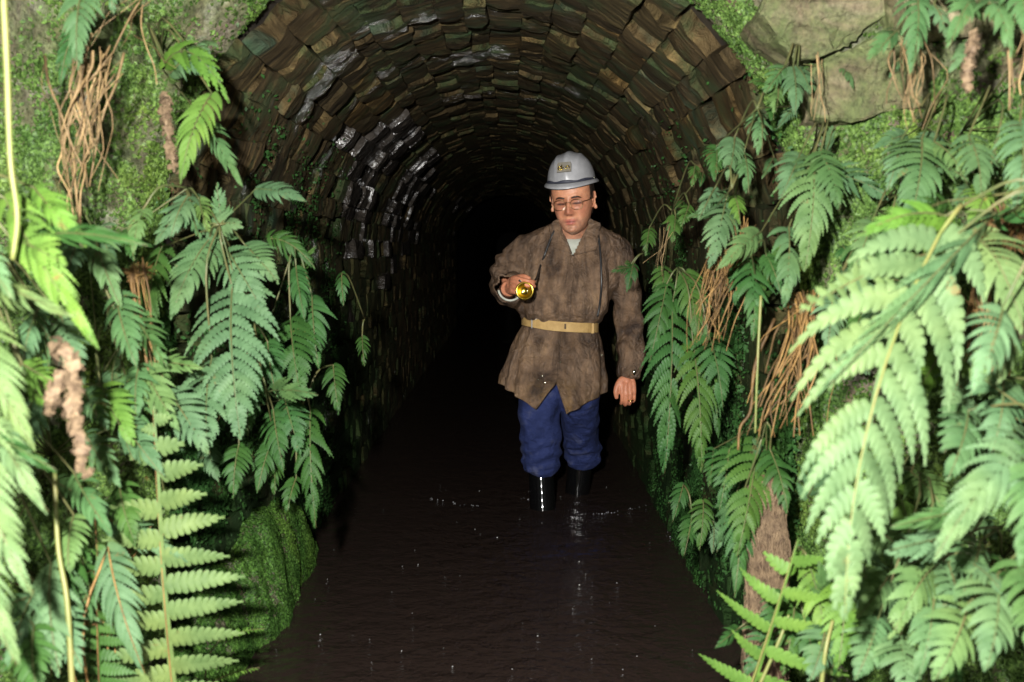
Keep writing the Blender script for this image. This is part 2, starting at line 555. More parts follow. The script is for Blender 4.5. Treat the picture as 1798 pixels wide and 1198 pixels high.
# rock face of the cutting around and beside the mouth
def face_Y(x):
    d = abs(x - XC) - .74
    return YP - (0 if d < 0 else .95 * d)
V, F = [], []
es = np.concatenate([np.linspace(0, ZS - BED, 60), np.linspace(ZS - BED, ZS - BED + math.pi * R0, 90)[1:-1], np.linspace(ZS - BED + math.pi * R0, QL, 60)])
ss = np.concatenate([[-.0], np.linspace(.03, .5, 40), np.linspace(.52, 2.6, 40)])
for e in es:
    p, t, nrm = profile(float(np.clip(e, 1e-4, QL - 1e-4)), YP - .02, .012)
    for s in ss:
        w = p - nrm * s
        x, z = w.x, w.z
        Yf = face_Y(x)
        V.append((x, Yf if s > 0 else Yf + .10, z))
V = np.array(V); ns = len(ss)
amp = np.clip(np.tile(ss, len(es)) / .15, .25, 1)
disp = wob(V, 4.5, 4) * .06 + wob(V + 7, 14, 3) * .035 + .02 * np.round(2 * wob(V + 2, 7, 2))
V[:, 1] -= disp * amp
V[:, 0] += wob(V + 3, 6, 3) * .025 * amp * np.sign(V[:, 0] - XC)
for i in range(len(es) - 1):
    for j in range(ns - 1):
        a = i * ns + j
        F.append((a, a + ns, a + ns + 1, a + 1))
rm = mesh_np('rock_face', V, F); smooth(rm)
rock = link('rock_face', rm, M['rock']); rock['kind'] = 'structure'
rock['label'] = 'mossy damp rock face of the cutting around the tunnel mouth'
ROCK_BVH = BVHTree.FromObject(rock, bpy.context.evaluated_depsgraph_get())

def on_rock(px, py, off=0.0):
    o = Vector((0, 0, CAMZ)); d = (at(px, py, 2) - o).normalized()
    h, n, i, dist = ROCK_BVH.ray_cast(o, d)
    if h is None:
        return at(px, py, 2.3)
    return h - d * off

# squared blocks let into the face beside the arch, traced outline with real thickness
def block(poly, proud, thick, seed, tiltx=0.0):
    pts = [on_rock(x, y) for x, y in poly]
    cen = sum(pts, Vector()) / len(pts)
    Yc = cen.y
    rg = random.Random(seed)
    P = [at(x, y, Yc - proud + (x - 1450) * -.00030 * tiltx) for x, y in poly]
    n = len(P); V = []; F = []
    c = sum(P, Vector()) / n
    # front: inset ring + centre points, then a rounded arris, then the sides
    def ring(f, dy):
        return [c + (p - c) * f + Vector((rg.gauss(0, .002), dy + rg.gauss(0, .004), rg.gauss(0, .002))) for p in P]
    R = [ring(.5, -.003), ring(.95, .0), ring(.995, .007), ring(1.0, .03), ring(.99, thick)]
    for r in R: V += [tuple(v) for v in r]
    V.append((c.x, c.y - .004, c.z)); cc = len(V) - 1
    for k in range(n):
        k2 = (k + 1) % n
        F.append((cc, k, k2))
        for r in range(4): F.append((r * n + k, (r + 1) * n + k, (r + 1) * n + k2, r * n + k2))
    me = mesh_np('stone', V, F)
    bm = bmesh.new(); bm.from_mesh(me)
    bmesh.ops.triangulate(bm, faces=bm.faces[:])
    for _ in range(3):
        bmesh.ops.subdivide_edges(bm, edges=[e for e in bm.edges if e.calc_length() > .012], cuts=1)
        bmesh.ops.triangulate(bm, faces=bm.faces[:])
    bmesh.ops.recalc_face_normals(bm, faces=bm.faces)
    bm.to_mesh(me); bm.free()
    co = get_co(me); no = get_no(me)
    set_co(me, co + no * (.010 * wob(co, 16, 4) + .006 * np.round(2.2 * wob(co * np.array([1, 1, 2.5]), 9, 2)))[:, None])
    return link('stone', me, M['block'], rock)
blocks = [
 ([(1332, 28), (1350, -10), (1400, -50), (1570, -60), (1572, 14), (1520, 52), (1466, 92), (1432, 104), (1402, 104), (1366, 70)], .10, .25),
 ([(1424, 116), (1470, 102), (1530, 60), (1600, 52), (1640, 70), (1652, 150), (1640, 190), (1560, 198), (1500, 212), (1436, 205)], .05, .22),
 ([(1580, -60), (1800, -60), (1810, 30), (1740, 55), (1650, 58), (1590, 40)], .04, .2),
]
for i, (pl, pr, th) in enumerate(blocks): block(pl, pr, th, i)

# stream bed and water
def sheet(name, z, mat, x0, x1, y0, y1, nx, nyy, f=None):
    xs = np.linspace(x0, x1, nx); yy = np.linspace(y0, y1, nyy)
    X, Yg = np.meshgrid(xs, yy); Z = np.full_like(X, z) if f is None else f(X, Yg)
    V = np.stack([X, Yg, Z], -1).reshape(-1, 3)
    a = (np.arange(nyy - 1)[:, None] * nx + np.arange(nx - 1)[None]).ravel()
    Fq = np.stack([a, a + 1, a + nx + 1, a + nx], 1)
    me = mesh_np(name, V, Fq); smooth(me)
    return link(name, me, mat)
def bedf(X, Yg):
    return BED + .05 * wob(np.stack([X, Yg, 0 * X], -1), 3.0, 3) + .012 * wob(np.stack([X, Yg, 0 * X], -1), 14, 2)
bedm = simple('stream_bed_mud', (.10, .055, .032), .8, c2=(.20, .125, .075), scale=9, bump=.8, bscale=60)
o = sheet('stream_bed', 0, bedm, -4, 4, -4, 60, 90, 330, bedf); o['kind'] = 'structure'

FOOT = at(958, 893, 4.52)
def watf(X, Yg):
    d = np.hypot(X - FOOT.x, (Yg - 4.30))
    rip = .006 * np.sin((d - .42) * 55) * np.exp(-((d - .42) / .16) ** 2)
    return rip + .0030 * wob(np.stack([X, Yg * .6, 0 * X], -1), 9, 3)
nw = NT('peaty_water')
fre = nw.new('ShaderNodeFresnel'); fre.inputs[0].default_value = 1.33
tr = nw.new('ShaderNodeBsdfTransparent'); tr.inputs[0].default_value = (.42, .30, .22, 1)
gl = nw.new('ShaderNodeBsdfGlossy'); gl.inputs['Roughness'].default_value = .10
bmpn = nw.new('ShaderNodeBump'); bmpn.inputs['Strength'].default_value = 1.0; bmpn.inputs['Distance'].default_value = .035
nw.l(nw.noise(nw.pos(), 14, 4), bmpn.inputs['Height']); nw.l(bmpn.outputs[0], gl.inputs['Normal']); nw.l(bmpn.outputs[0], fre.inputs['Normal'])
# suspended peat: a little of the light comes back from the water itself
df = nw.new('ShaderNodeBsdfDiffuse'); df.inputs[0].default_value = (.052, .035, .029, 1)
m1 = nw.new('ShaderNodeMixShader'); m1.inputs[0].default_value = .45
nw.l(tr.outputs[0], m1.inputs[1]); nw.l(df.outputs[0], m1.inputs[2])
m2 = nw.new('ShaderNodeMixShader'); nw.l(fre.outputs[0], m2.inputs[0]); nw.l(m1.outputs[0], m2.inputs[1]); nw.l(gl.outputs[0], m2.inputs[2])
nw.l(m2.outputs[0], nw.out.inputs[0])
o = sheet('water', 0, nw.m, -4, 4, -4, 60, 120, 1200, watf); o['kind'] = 'structure'

# ground behind and beside the cutting so the place goes on past the frame
def gf(X, Yg):
    d = np.clip(np.abs(X - XC) - 2.2, 0, None)
    return np.where(np.abs(X - XC) < 1.3, -.8, -.5) + .9 * d + .1 * wob(np.stack([X, Yg, 0 * X], -1), 1.2, 3)
o = sheet('ground', 0, M['rock'], -9, 9, -9, 2.3, 60, 40, gf); o['kind'] = 'structure'

# ------------------------------------------------------------------ ferns
def frond_template(seed, npairs=17, aspect=.32, a0=78, a1=38, curve=24, base=.62, peak=.22, fill=1.02, comb=False, lobe_len=.72):
    rg = np.random.default_rng(seed)
    V, F = [], []
    tt = np.linspace(0, 1, npairs + 1)[:-1] ** .92
    for i, t in enumerate(tt):
        nxt = tt[i + 1] if i + 1 < npairs else 1.0
        sp = max(nxt - t, .012)
        if comb:
            sh = (base + (1 - base) * min(1, t / peak)) * (1 - max(0, (t - .35) / .65) ** 2.0)
        else:
            sh = (base + (1 - base) * min(1, t / peak)) * (1 - max(0, (t - peak) / (1 - peak)) ** 1.35)
        sh = max(sh, .03)
        for side in (-1, 1):
            if rg.random() < .03 and .1 < t < .8: continue
            L = aspect * sh * rg.uniform(.84, 1.07) * (.55 if rg.random() < .03 else 1)
            hw = min(sp * .52 * fill, L * .42)
            al = math.radians(a0 + (a1 - a0) * t + rg.normal(0, 4.5))
            cv = math.radians(curve + rg.normal(0, 4))
            tw = rg.normal(0, .26); dr = rg.uniform(.05, .45)
            K = int(np.clip(L / (hw * .62), 4, 11))
            # midrib samples
            S = np.linspace(0, 1, 4 * K + 1)
            ang = al - cv * S
            du = np.sin(ang) * L / (4 * K); dt = np.cos(ang) * L / (4 * K)
            mu = np.concatenate([[0], np.cumsum(du)[:-1]]); mt = t + side * sp * .16 + np.concatenate([[0], np.cumsum(dt)[:-1]])
            def pt(s, lat, sl, h):
                x = np.interp(s, S, mu); y = np.interp(s, S, mt); a = np.interp(s, S, ang)
                # lat along the pinna's own normal (toward frond tip positive), slanted by sl along the pinna
                x2 = x + sl * math.sin(a) - lat * math.cos(a); y2 = y + sl * math.cos(a) + lat * math.sin(a)
                hh = h - dr * L * s * s * .55 + tw * lat
                return (side * x2, y2, hh)
            for ls in (-1, 1):
                for k in range(K):
                    s0, s1 = k / K, (k + 1) / K
                    sm = .5 * (s0 + s1)
                    def env(s): return hw * (1 - s ** 2.3) * (.86 + .14 * min(1, s * 6)) + .0004
                    ll = L / K
                    e0, em, e1 = env(s0), env(sm), env(s1)
                    sl = ll * .55
                    web = 1 - lobe_len
                    b = len(V)
                    j1 = rg.uniform(.92, 1.06)
                    V += [pt(s0, 0, 0, .0), pt(s0 + .02 / K, ls * e0 * web, sl * web, -.0035),
                          pt(s0 + .13 / K, ls * em * .86 * j1, sl * .8, -.003), pt(sm, ls * em * 1.0 * j1, sl, -.004),
                          pt(s0 + .93 / K, ls * em * .86 * j1, sl * .8, -.003), pt(s1, ls * e1 * web, sl * web, -.0035),
                          pt(s1, 0, 0, .0), pt(sm, ls * em * .5, sl * .45, .0022)]
                    ring = [0, 1, 2, 3, 4, 5, 6]
                    for r in range(6):
                        f = (b + 7, b + ring[r], b + ring[r + 1])
                        F.append(f if ls * side > 0 else f[::-1])
                    f = (b + 7, b + 6, b + 0); F.append(f if ls * side > 0 else f[::-1])
    tsr = np.linspace(0, .98, 15)           # the green wing along the rachis that joins the pinnae
    b = len(V)
    for t in tsr: V += [(-.012 * (1 - t) - .002, t, -.001), (.012 * (1 - t) + .002, t, -.001)]
    for i in range(14):
        a = b + 2 * i; F += [(a, a + 1, a + 3), (a, a + 3, a + 2)]
    return np.array(V), np.array(F, np.int32), aspect

TPL = {
 'h': [frond_template(s, npairs=11 + s % 4, aspect=.36, base=.74, peak=.14, a0=78, a1=32, curve=34 + 3 * (s % 4), fill=.94, lobe_len=.60) for s in range(8)],      # hanging
 'b': [frond_template(20 + s, npairs=13 + s, aspect=.36, base=.7, peak=.16, a0=84, a1=34, curve=44, fill=.92, lobe_len=.52) for s in range(4)],        # broad, big
 'l': [frond_template(30 + s, npairs=13, aspect=.24, base=.75, peak=.3, a0=94, a1=80, curve=-16 + 6 * s, fill=.80, comb=True, lobe_len=.5) for s in range(2)],  # ladder
 'm': [frond_template(60, npairs=6, aspect=.36, base=.75, peak=.3, a0=96, a1=72, curve=6, fill=.46, comb=True, lobe_len=.45)],
 's': [frond_template(40 + s, npairs=7 + s % 3, aspect=.42, base=.8, peak=.12, a0=74, a1=32, curve=30, fill=.98, lobe_len=.58) for s in range(6)],         # small
}
NF = [0]
def bez(P0, P1, P2, t):
    t = t[:, None]
    return (1 - t) ** 2 * P0 + 2 * t * (1 - t) * P1 + t * t * P2, 2 * (1 - t) * (P1 - P0) + 2 * t * (P2 - P1)

def frond(plant, base, tip, width, kind='h', mat='fern', bulge=(.10, .22), nref=(0, -1, .35), stalk=None, stalk_r=.0022, t0=0.0, smat='stalk_green', wk=.32, twist=0.0, side=0.0):
    """base / tip = world points of the blade; width in metres; stalk = list of world points from root to blade base"""
    NF[0] += 1
    sd = NF[0]
    V, F, asp = TPL[kind][sd % len(TPL[kind])]
    P0 = np.array(base); P2 = np.array(tip)
    L = np.linalg.norm(P2 - P0)
    P1 = (P0 + P2) / 2 + np.array([side * L, -bulge[1] * L, bulge[0] * L])
    P, T = bez(P0, P1, P2, V[:, 1])
    Tn = T / (np.linalg.norm(T, axis=1)[:, None] + 1e-9)
    N = np.array(nref, float); N = N / np.linalg.norm(N)
    N = N - Tn * (Tn @ N)[:, None]; N /= np.linalg.norm(N, axis=1)[:, None] + 1e-9
    B = np.cross(Tn, N)
    if twist:
        c, s = math.cos(twist), math.sin(twist)
        B, N = B * c + N * s, N * c - B * s
    ws = width / (2 * asp)
    u = V[:, 0] * ws
    co = P + B * u[:, None] + N * ((V[:, 2] * L * .9) - wk * u * u / max(width, .02))[:, None]
    co += .004 * np.stack([wob(co, 9, 1), wob(co + 5, 9, 1), wob(co + 9, 9, 1)], 1)
    root = np.array(plant.location)
    me = mesh_np('frond', co - root, F)
    o = link('frond', me, M[mat], plant)
    ts = np.linspace(0, .97, 12)
    rp, _ = bez(P0, P1, P2, ts)
    rp = rp + N.mean(0) * .0012
    pts = [p for p in rp]
    rr = list(np.linspace(stalk_r * .8, .0005, 12))
    if stalk is not None:
        sp = spline(list(stalk) + [tuple(P0)], 8)[:-1]
        pts = list(sp) + pts; rr = [stalk_r] * len(sp) + rr
    vv, ff = tube_vf(pts, rr, 5)
    sme = mesh_np('stalk', vv - root, ff); smooth(sme)
    link('stalk', sme, M[smat], o)
    return o

def fern(name_label, rootpx, fronds, mat='fern', group=None, smat='stalk_green', cat='fern', name='fern', dense=1):
    """rootpx = (px, py, Y) or (px, py) on the rock; fronds = [(bx, by, bY, tx, ty, tY, width_px, opts)]"""
    root = at(*rootpx) if len(rootpx) == 3 else on_rock(*rootpx)
    pl = empty(name, root, name_label, cat, group)
    for f in fronds:
        bx, by, bY, tx, ty, tY, wpx = f[:7]
        op = dict(f[7]) if len(f) > 7 else {}
        b = at(bx, by, bY); t = at(tx, ty, tY)
        w = wpx * .5 * (bY + tY) / FPX
        m = op.pop('mat', mat)
        st = None
        if not op.pop('nostalk', False):
            mid = (root + b) / 2 + Vector((0, -.25 * (root - b).length, .18 * (root - b).length))
            st = [tuple(root), tuple(mid)]
        frond(pl, tuple(b), tuple(t), w, mat=m, stalk=st, smat=op.pop('smat', smat), **op)
    rr = random.Random(NF[0])
    for f in list(fronds) * (dense if len(fronds) > 1 else 1):
        bx, by, bY, tx, ty, tY, wpx = f[:7]
        if f[-1].__class__ is dict and f[-1].get('kind') in ('l', 'm'): continue
        k = rr.uniform(.5, .8); a = rr.gauss(0, .75); dx, dy = (tx - bx) * k, (ty - by) * k
        dx, dy = dx * math.cos(a) - dy * math.sin(a), dx * math.sin(a) + dy * math.cos(a)
        ox, oy = bx + rr.gauss(0, wpx * .45), by + rr.gauss(10, wpx * .35)
        if (ox > 520 and ox < 1180): continue
        dY = rr.uniform(.04, .14); wpx = min(wpx, 130)
        frond(pl, tuple(at(ox, oy, bY + dY)), tuple(at(ox + dx, oy + abs(dy) * (1 if rr.random() < .85 else -1), tY + dY)), wpx * k * .5 * (bY + tY) / FPX, kind=rr.choice('hhs'),
              mat=rr.choice((mat, mat, 'fern_dark', 'fern')), stalk=[tuple(root)], smat=smat, twist=rr.gauss(0, .35), stalk_r=.0016)
    return pl

LD = dict(kind='l', nref=(.1, -1, .30), bulge=(0, .06), wk=.05)
G_L, G_R = 'ferns growing on the rock left of the mouth', 'ferns growing on the rock right of the mouth'
# --- left bank
fern('small blue-green fern tip hanging above the straw coloured dead stalks', (165, -60), [(150, -30, 2.02, 137, 128, 1.95, 96), (196, -40, 2.0, 200, 28, 1.98, 46, dict(kind='s'))], 'fern', G_L)
fern('bright green fern beside a brown withered tassel, high beside the tunnel arch', (284, 120), [
   (300, 130, 2.25, 392, 150, 2.18, 80, dict(mat='fern', bulge=(.45, .25))), (290, 112, 2.25, 408, 185, 2.15, 78, dict(mat='fern_lime', bulge=(.5, .2), kind='s')),
   (372, 165, 2.22, 315, 330, 2.12, 96, dict(mat='fern_lime')), (330, 80, 2.3, 372, 96, 2.22, 60, dict(kind='s'))], 'fern', G_L)
fern('broad fern with long drooping fronds and three pointed tips left of the tunnel opening', (385, 395), [
   (408, 505, 2.32, 424, 778, 2.16, 232, dict(kind='b')), (372, 630, 2.28, 366, 804, 2.12, 158),
   (368, 420, 2.34, 300, 565, 2.22, 126), (400, 440, 2.36, 470, 560, 2.3, 120), (430, 430, 2.4, 492, 500, 2.34, 90),
   (395, 420, 2.38, 380, 318, 2.36, 60, dict(kind='s', bulge=(0, .1))), (360, 410, 2.34, 430, 400, 2.3, 80, dict(kind='s', bulge=(.3, .1)))], 'fern', G_L)
fern('pale fern with two hanging fronds left of the reddish upright stalks', (150, 385), [
   (165, 405, 2.08, 214, 545, 2.0, 108), (205, 520, 2.05, 242, 650, 1.95, 100), (140, 420, 2.02, 120, 500, 1.96, 90), (245, 640, 2.05, 240, 735, 1.98, 92)], 'fern', G_L)
fern('lime green fern slanting across far-left bank above brown curled frond', (-60, 330, 1.62), [
   (10, 350, 1.62, 178, 622, 1.50, 120, dict(mat='fern_lime')), (20, 420, 1.6, 120, 470, 1.5, 110, dict(mat='fern_lime', kind='s')),
   (60, 330, 1.7, 150, 440, 1.62, 80, dict(mat='fern_lime')), (40, 640, 1.66, 120, 690, 1.6, 80, dict(mat='fern_lime', kind='s'))], 'fern_lime', G_L)
fern('large pale blurred fern filling the left edge of the picture', (-160, 380, 1.35), [
   (-70, 520, 1.52, 66, 795, 1.42, 150, dict(kind='b', mat='fern_pale')), (-40, 420, 1.5, 26, 530, 1.44, 80, dict(mat='fern')),
   (-70, 700, 1.48, 64, 1056, 1.36, 170, dict(kind='b', mat='fern_pale')), (-60, 880, 1.48, 36, 1180, 1.4, 140, dict(kind='b')),
   (-10, 740, 1.5, 90, 905, 1.44, 90, dict(mat='fern_pale'))], 'fern_pale', G_L)
lad = fern('upright fern with ladder-like comb fronds at the foot of the bank', (318, 1420, 2.05), [
   (316, 1330, 2.0, 268, 700, 1.96, 275, dict(LD, mat='fern_pale'))], 'fern', G_L, smat='stalk_brown')
fern('low fern with upright brown rachis beside the comb-fronded fern', (180, 1330, 1.95), [
   (178, 1260, 1.93, 172, 940, 1.92, 150, dict(kind='l', nref=(-.2, -1, .3), bulge=(0, .06), mat='fern_dark')), (190, 960, 1.9, 258, 1190, 1.82, 120), (130, 960, 1.85, 90, 1195, 1.75, 130, dict(mat='fern_dark'))], 'fern', G_L, smat='stalk_brown')
fern('blue-green fern with drooping tips under the curled brown frond', (90, 800), [
   (130, 830, 1.85, 198, 940, 1.76, 100), (130, 905, 1.82, 122, 1008, 1.74, 96), (90, 990, 1.78, 108, 1190, 1.68, 130), (150, 760, 1.95, 215, 860, 1.85, 90), (215, 740, 2.0, 290, 840, 1.92, 90), (180, 680, 2.0, 236, 790, 1.9, 110, dict(mat='fern_lime'))], 'fern', G_L)
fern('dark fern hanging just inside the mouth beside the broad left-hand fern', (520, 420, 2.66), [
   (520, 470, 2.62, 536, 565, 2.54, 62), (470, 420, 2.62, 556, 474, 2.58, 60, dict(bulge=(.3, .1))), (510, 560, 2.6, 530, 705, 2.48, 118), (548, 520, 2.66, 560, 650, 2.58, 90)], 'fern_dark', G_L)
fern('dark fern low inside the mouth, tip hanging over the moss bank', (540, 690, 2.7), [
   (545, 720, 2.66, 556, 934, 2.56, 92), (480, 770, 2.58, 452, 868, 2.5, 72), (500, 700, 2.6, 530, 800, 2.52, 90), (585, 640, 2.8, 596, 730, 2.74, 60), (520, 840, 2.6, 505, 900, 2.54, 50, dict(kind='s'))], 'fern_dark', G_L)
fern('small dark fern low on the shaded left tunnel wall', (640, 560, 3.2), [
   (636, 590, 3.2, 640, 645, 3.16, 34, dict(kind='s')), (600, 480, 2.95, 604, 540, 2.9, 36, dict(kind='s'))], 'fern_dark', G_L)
fern('short lime fern tips at the water edge beneath the comb-fronded fern', (360, 1190, 2.3), [
   (385, 1125, 2.28, 468, 1104, 2.2, 16, dict(mat='fern_lime', kind='l', bulge=(.1, .05))), (370, 1200, 2.28, 460, 1172, 2.2, 18, dict(mat='fern_lime', kind='l', bulge=(.1, .05)))], 'fern_lime', G_L)
fern('mid green fern behind the comb-fronded fern on the left bank', (235, 560), [
   (250, 640, 2.1, 318, 760, 2.0, 104), (230, 690, 2.06, 262, 820, 1.98, 90), (300, 690, 2.12, 372, 800, 2.05, 110), (210, 850, 2.0, 240, 960, 1.92, 90, dict(mat='fern_dark'))], 'fern', G_L)

# --- right bank
fern('fern with a narrow tip hanging over thin dead stalks at the top right block', (1606, -30), [
   (1608, -20, 2.05, 1600, 138, 1.96, 84), (1580, 50, 2.06, 1524, 112, 2.0, 54, dict(kind='s')), (1640, 10, 2.02, 1660, 70, 1.98, 50, dict(kind='s'))], 'fern', G_R)
fern('pale fern arching both ways over a brown withered tassel, top right corner', (1720, -10), [
   (1712, 15, 1.85, 1664, 92, 1.78, 90, dict(bulge=(.5, .2))), (1716, 15, 1.85, 1776, 110, 1.76, 96, dict(bulge=(.5, .2))), (1780, -40, 1.8, 1800, 70, 1.74, 110)], 'fern', G_R)
fern('small fern under the big squared block right of the arch', (1385, 110), [
   (1380, 115, 2.42, 1340, 170, 2.36, 56), (1392, 118, 2.42, 1396, 206, 2.34, 76), (1400, 118, 2.42, 1424, 170, 2.36, 50, dict(kind='s')), (1366, 150, 2.44, 1362, 200, 2.38, 46, dict(kind='s'))], 'fern', G_R)
fern('fern of small leaves with tan stalks at the right springing of the arch', (1330, 190), [
   (1335, 195, 2.46, 1337, 275, 2.4, 60), (1290, 240, 2.5, 1278, 322, 2.42, 76), (1306, 268, 2.5, 1314, 345, 2.42, 58)], 'fern', G_R)
fern('fern with a long pointed tip beside bundle of orange dead stalks', (1285, 330), [
   (1275, 350, 2.5, 1243, 478, 2.4, 92), (1290, 345, 2.48, 1300, 400, 2.42, 50, dict(kind='s', mat='fern_lime')), (1255, 330, 2.54, 1225, 390, 2.48, 40, dict(kind='s'))], 'fern', G_R)
fern('blue-green fern with two overlapping drooping fronds above the thick stalk bundle', (1430, 255), [
   (1428, 275, 2.32, 1412, 482, 2.2, 150, dict(kind='b')), (1385, 400, 2.3, 1374, 545, 2.18, 104), (1440, 270, 2.3, 1476, 370, 2.22, 90), (1405, 270, 2.34, 1370, 350, 2.26, 80)], 'fern', G_R)
fern('fern with a wide fan of pinnae on mossy rock towards the right edge', (1620, 220), [
   (1618, 245, 2.1, 1594, 404, 2.0, 150, dict(kind='b')), (1640, 250, 2.1, 1690, 310, 2.02, 80), (1580, 250, 2.12, 1556, 340, 2.06, 70)], 'fern', G_R)
fern('fern frond pointing down beside the fan-shaped fern at right edge', (1690, 230), [
   (1700, 240, 2.0, 1722, 352, 1.92, 104), (1790, 215, 1.85, 1782, 374, 1.76, 120, dict(kind='b')), (1730, 330, 1.95, 1700, 410, 1.88, 80, dict(mat='fern_lime'))], 'fern', G_R)
fern('dark green fern hung between the two bundles of orange stalks', (1318, 440), [
   (1318, 455, 2.46, 1322, 606, 2.36, 100), (1345, 450, 2.44, 1372, 520, 2.38, 60, dict(mat='fern_dark')), (1296, 470, 2.5, 1290, 540, 2.44, 60)], 'fern_dark', G_R)
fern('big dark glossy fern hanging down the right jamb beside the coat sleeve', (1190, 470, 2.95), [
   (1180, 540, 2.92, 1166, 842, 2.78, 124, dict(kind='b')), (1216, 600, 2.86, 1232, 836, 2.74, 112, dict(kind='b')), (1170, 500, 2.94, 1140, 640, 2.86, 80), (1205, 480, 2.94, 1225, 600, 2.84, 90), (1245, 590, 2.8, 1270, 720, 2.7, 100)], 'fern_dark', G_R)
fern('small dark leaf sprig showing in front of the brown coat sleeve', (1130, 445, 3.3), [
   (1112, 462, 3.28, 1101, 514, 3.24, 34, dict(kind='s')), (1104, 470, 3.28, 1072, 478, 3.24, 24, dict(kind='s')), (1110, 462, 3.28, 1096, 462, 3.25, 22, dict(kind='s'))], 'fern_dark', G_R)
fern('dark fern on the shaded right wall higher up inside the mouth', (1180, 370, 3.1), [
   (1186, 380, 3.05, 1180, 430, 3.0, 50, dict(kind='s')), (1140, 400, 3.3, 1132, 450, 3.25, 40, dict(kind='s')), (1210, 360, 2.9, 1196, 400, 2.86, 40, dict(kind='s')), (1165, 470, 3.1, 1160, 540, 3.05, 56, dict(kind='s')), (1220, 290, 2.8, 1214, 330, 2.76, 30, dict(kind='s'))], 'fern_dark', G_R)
fern('green fern with yellowish rachis hanging left of the brown root mass', (1345, 740), [
   (1330, 770, 2.4, 1292, 985, 2.24, 150, dict(kind='b', mat='fern_dark')), (1352, 790, 2.36, 1384, 905, 2.26, 90, dict(mat='fern_dark')), (1300, 880, 2.36, 1288, 1056, 2.26, 96, dict(mat='fern_dark')), (1280, 790, 2.5, 1262, 900, 2.42, 80, dict(mat='fern_dark'))], 'fern_dark', G_R)
fern('very large pale out-of-focus fern frond sweeping across the right-hand bank', (1692, 368, 1.68), [
   (1650, 410, 1.60, 1484, 1100, 1.42, 400, dict(kind='b', mat='fern_pale', stalk_r=.0034, smat='stalk_yellow', side=-.16, bulge=(.02, .12)))], 'fern_pale', G_R)
fern('second pale out-of-focus fern reaching in from the right edge', (1850, 330, 1.55), [
   (1690, 405, 1.68, 1800, 590, 1.56, 210, dict(mat='fern_pale', kind='b', bulge=(.3, .1))), (1640, 445, 1.64, 1396, 556, 1.54, 80, dict(mat='fern_pale', kind='l', bulge=(.12, .1), wk=.2)), (1660, 380, 1.66, 1500, 420, 1.6, 90, dict(mat='fern_lime', bulge=(.2, .1))), (1760, 540, 1.52, 1700, 700, 1.44, 130, dict(mat='fern'))], 'fern_pale', G_R)
fern('light blue-green fern curling left at the lower right edge', (1860, 760, 1.55), [
   (1830, 800, 1.52, 1634, 992, 1.40, 190, dict(mat='fern', kind='b', bulge=(.35, .1))), (1800, 780, 1.5, 1790, 1000, 1.4, 170, dict(kind='b')), (1700, 720, 1.7, 1660, 850, 1.6, 130), (1760, 660, 1.7, 1740, 800, 1.62, 150)], 'fern', G_R)
fern('yellow-green fern tip bending right beside the root mass', (1400, 960, 2.0), [
   (1420, 990, 1.96, 1452, 1160, 1.86, 100, dict(mat='fern_lime')), (1410, 970, 1.98, 1380, 1010, 1.94, 40, dict(mat='fern_lime', kind='s'))], 'fern_lime', G_R)
fern('fern with its long straight stem crossing the brown root mass, comb fronds over water', (1290, 1260, 2.0), [
   (1302, 1250, 1.98, 1402, 940, 1.9, 270, dict(kind='m', nref=(-.3, -1, .5), bulge=(0, .05), mat='fern_lime', stalk_r=.004, smat='stalk_yellow'))], 'fern_lime', G_R)
low_r = [
 ('mid green fern spreading at the bottom right, nearest the root mass', (1500, 930), [(1500, 960, 1.9, 1540, 1110, 1.8, 150), (1480, 1000, 1.9, 1470, 1180, 1.8, 130, dict(mat='fern_lime')), (1540, 930, 1.95, 1620, 1010, 1.85, 120)]),
 ('grey-green fern arching left in the lower right corner patch', (1660, 960), [(1650, 990, 1.75, 1560, 1130, 1.64, 170, dict(bulge=(.35, .15))), (1665, 990, 1.74, 1690, 1150, 1.64, 150), (1640, 1000, 1.74, 1610, 1200, 1.62, 150)]),
 ('fern with stubby fronds at the very bottom right corner', (1760, 980), [(1560, 1010, 1.8, 1500, 1090, 1.72, 110), (1720, 950, 1.7, 1680, 1060, 1.6, 120), (1450, 1100, 1.85, 1420, 1200, 1.78, 110), (1750, 1010, 1.62, 1730, 1180, 1.5, 170), (1790, 990, 1.6, 1810, 1150, 1.5, 160), (1700, 1060, 1.62, 1640, 1196, 1.54, 150)]),
 ('bright green fern low on the right bank below the pale frond tip', (1560, 820), [(1570, 850, 2.0, 1600, 960, 1.92, 120, dict(mat='fern_lime')), (1600, 830, 2.0, 1660, 900, 1.92, 110), (1540, 1090, 1.76, 1500, 1196, 1.7, 130), (1580, 1120, 1.74, 1590, 1230, 1.66, 150)]),
 ('feathery fern flat against wet rock beneath the pale frond shoulder', (1480, 470), [(1480, 480, 2.25, 1540, 520, 2.18, 80, dict(kind='s')), (1500, 430, 2.26, 1560, 500, 2.2, 100), (1460, 520, 2.26, 1450, 620, 2.2, 90), (1540, 540, 2.2, 1560, 640, 2.12, 110), (1620, 470, 2.1, 1600, 540, 2.04, 100)]),
 ('green fern among the tan stalks at the right edge', (1690, 620), [(1690, 640, 1.95, 1650, 740, 1.86, 110), (1730, 650, 1.9, 1770, 740, 1.82, 120), (1650, 620, 1.98, 1600, 700, 1.9, 100, dict(mat='fern_lime'))]),
]
for lb, rt, fr in low_r: fern(lb, rt, fr, 'fern', G_R)

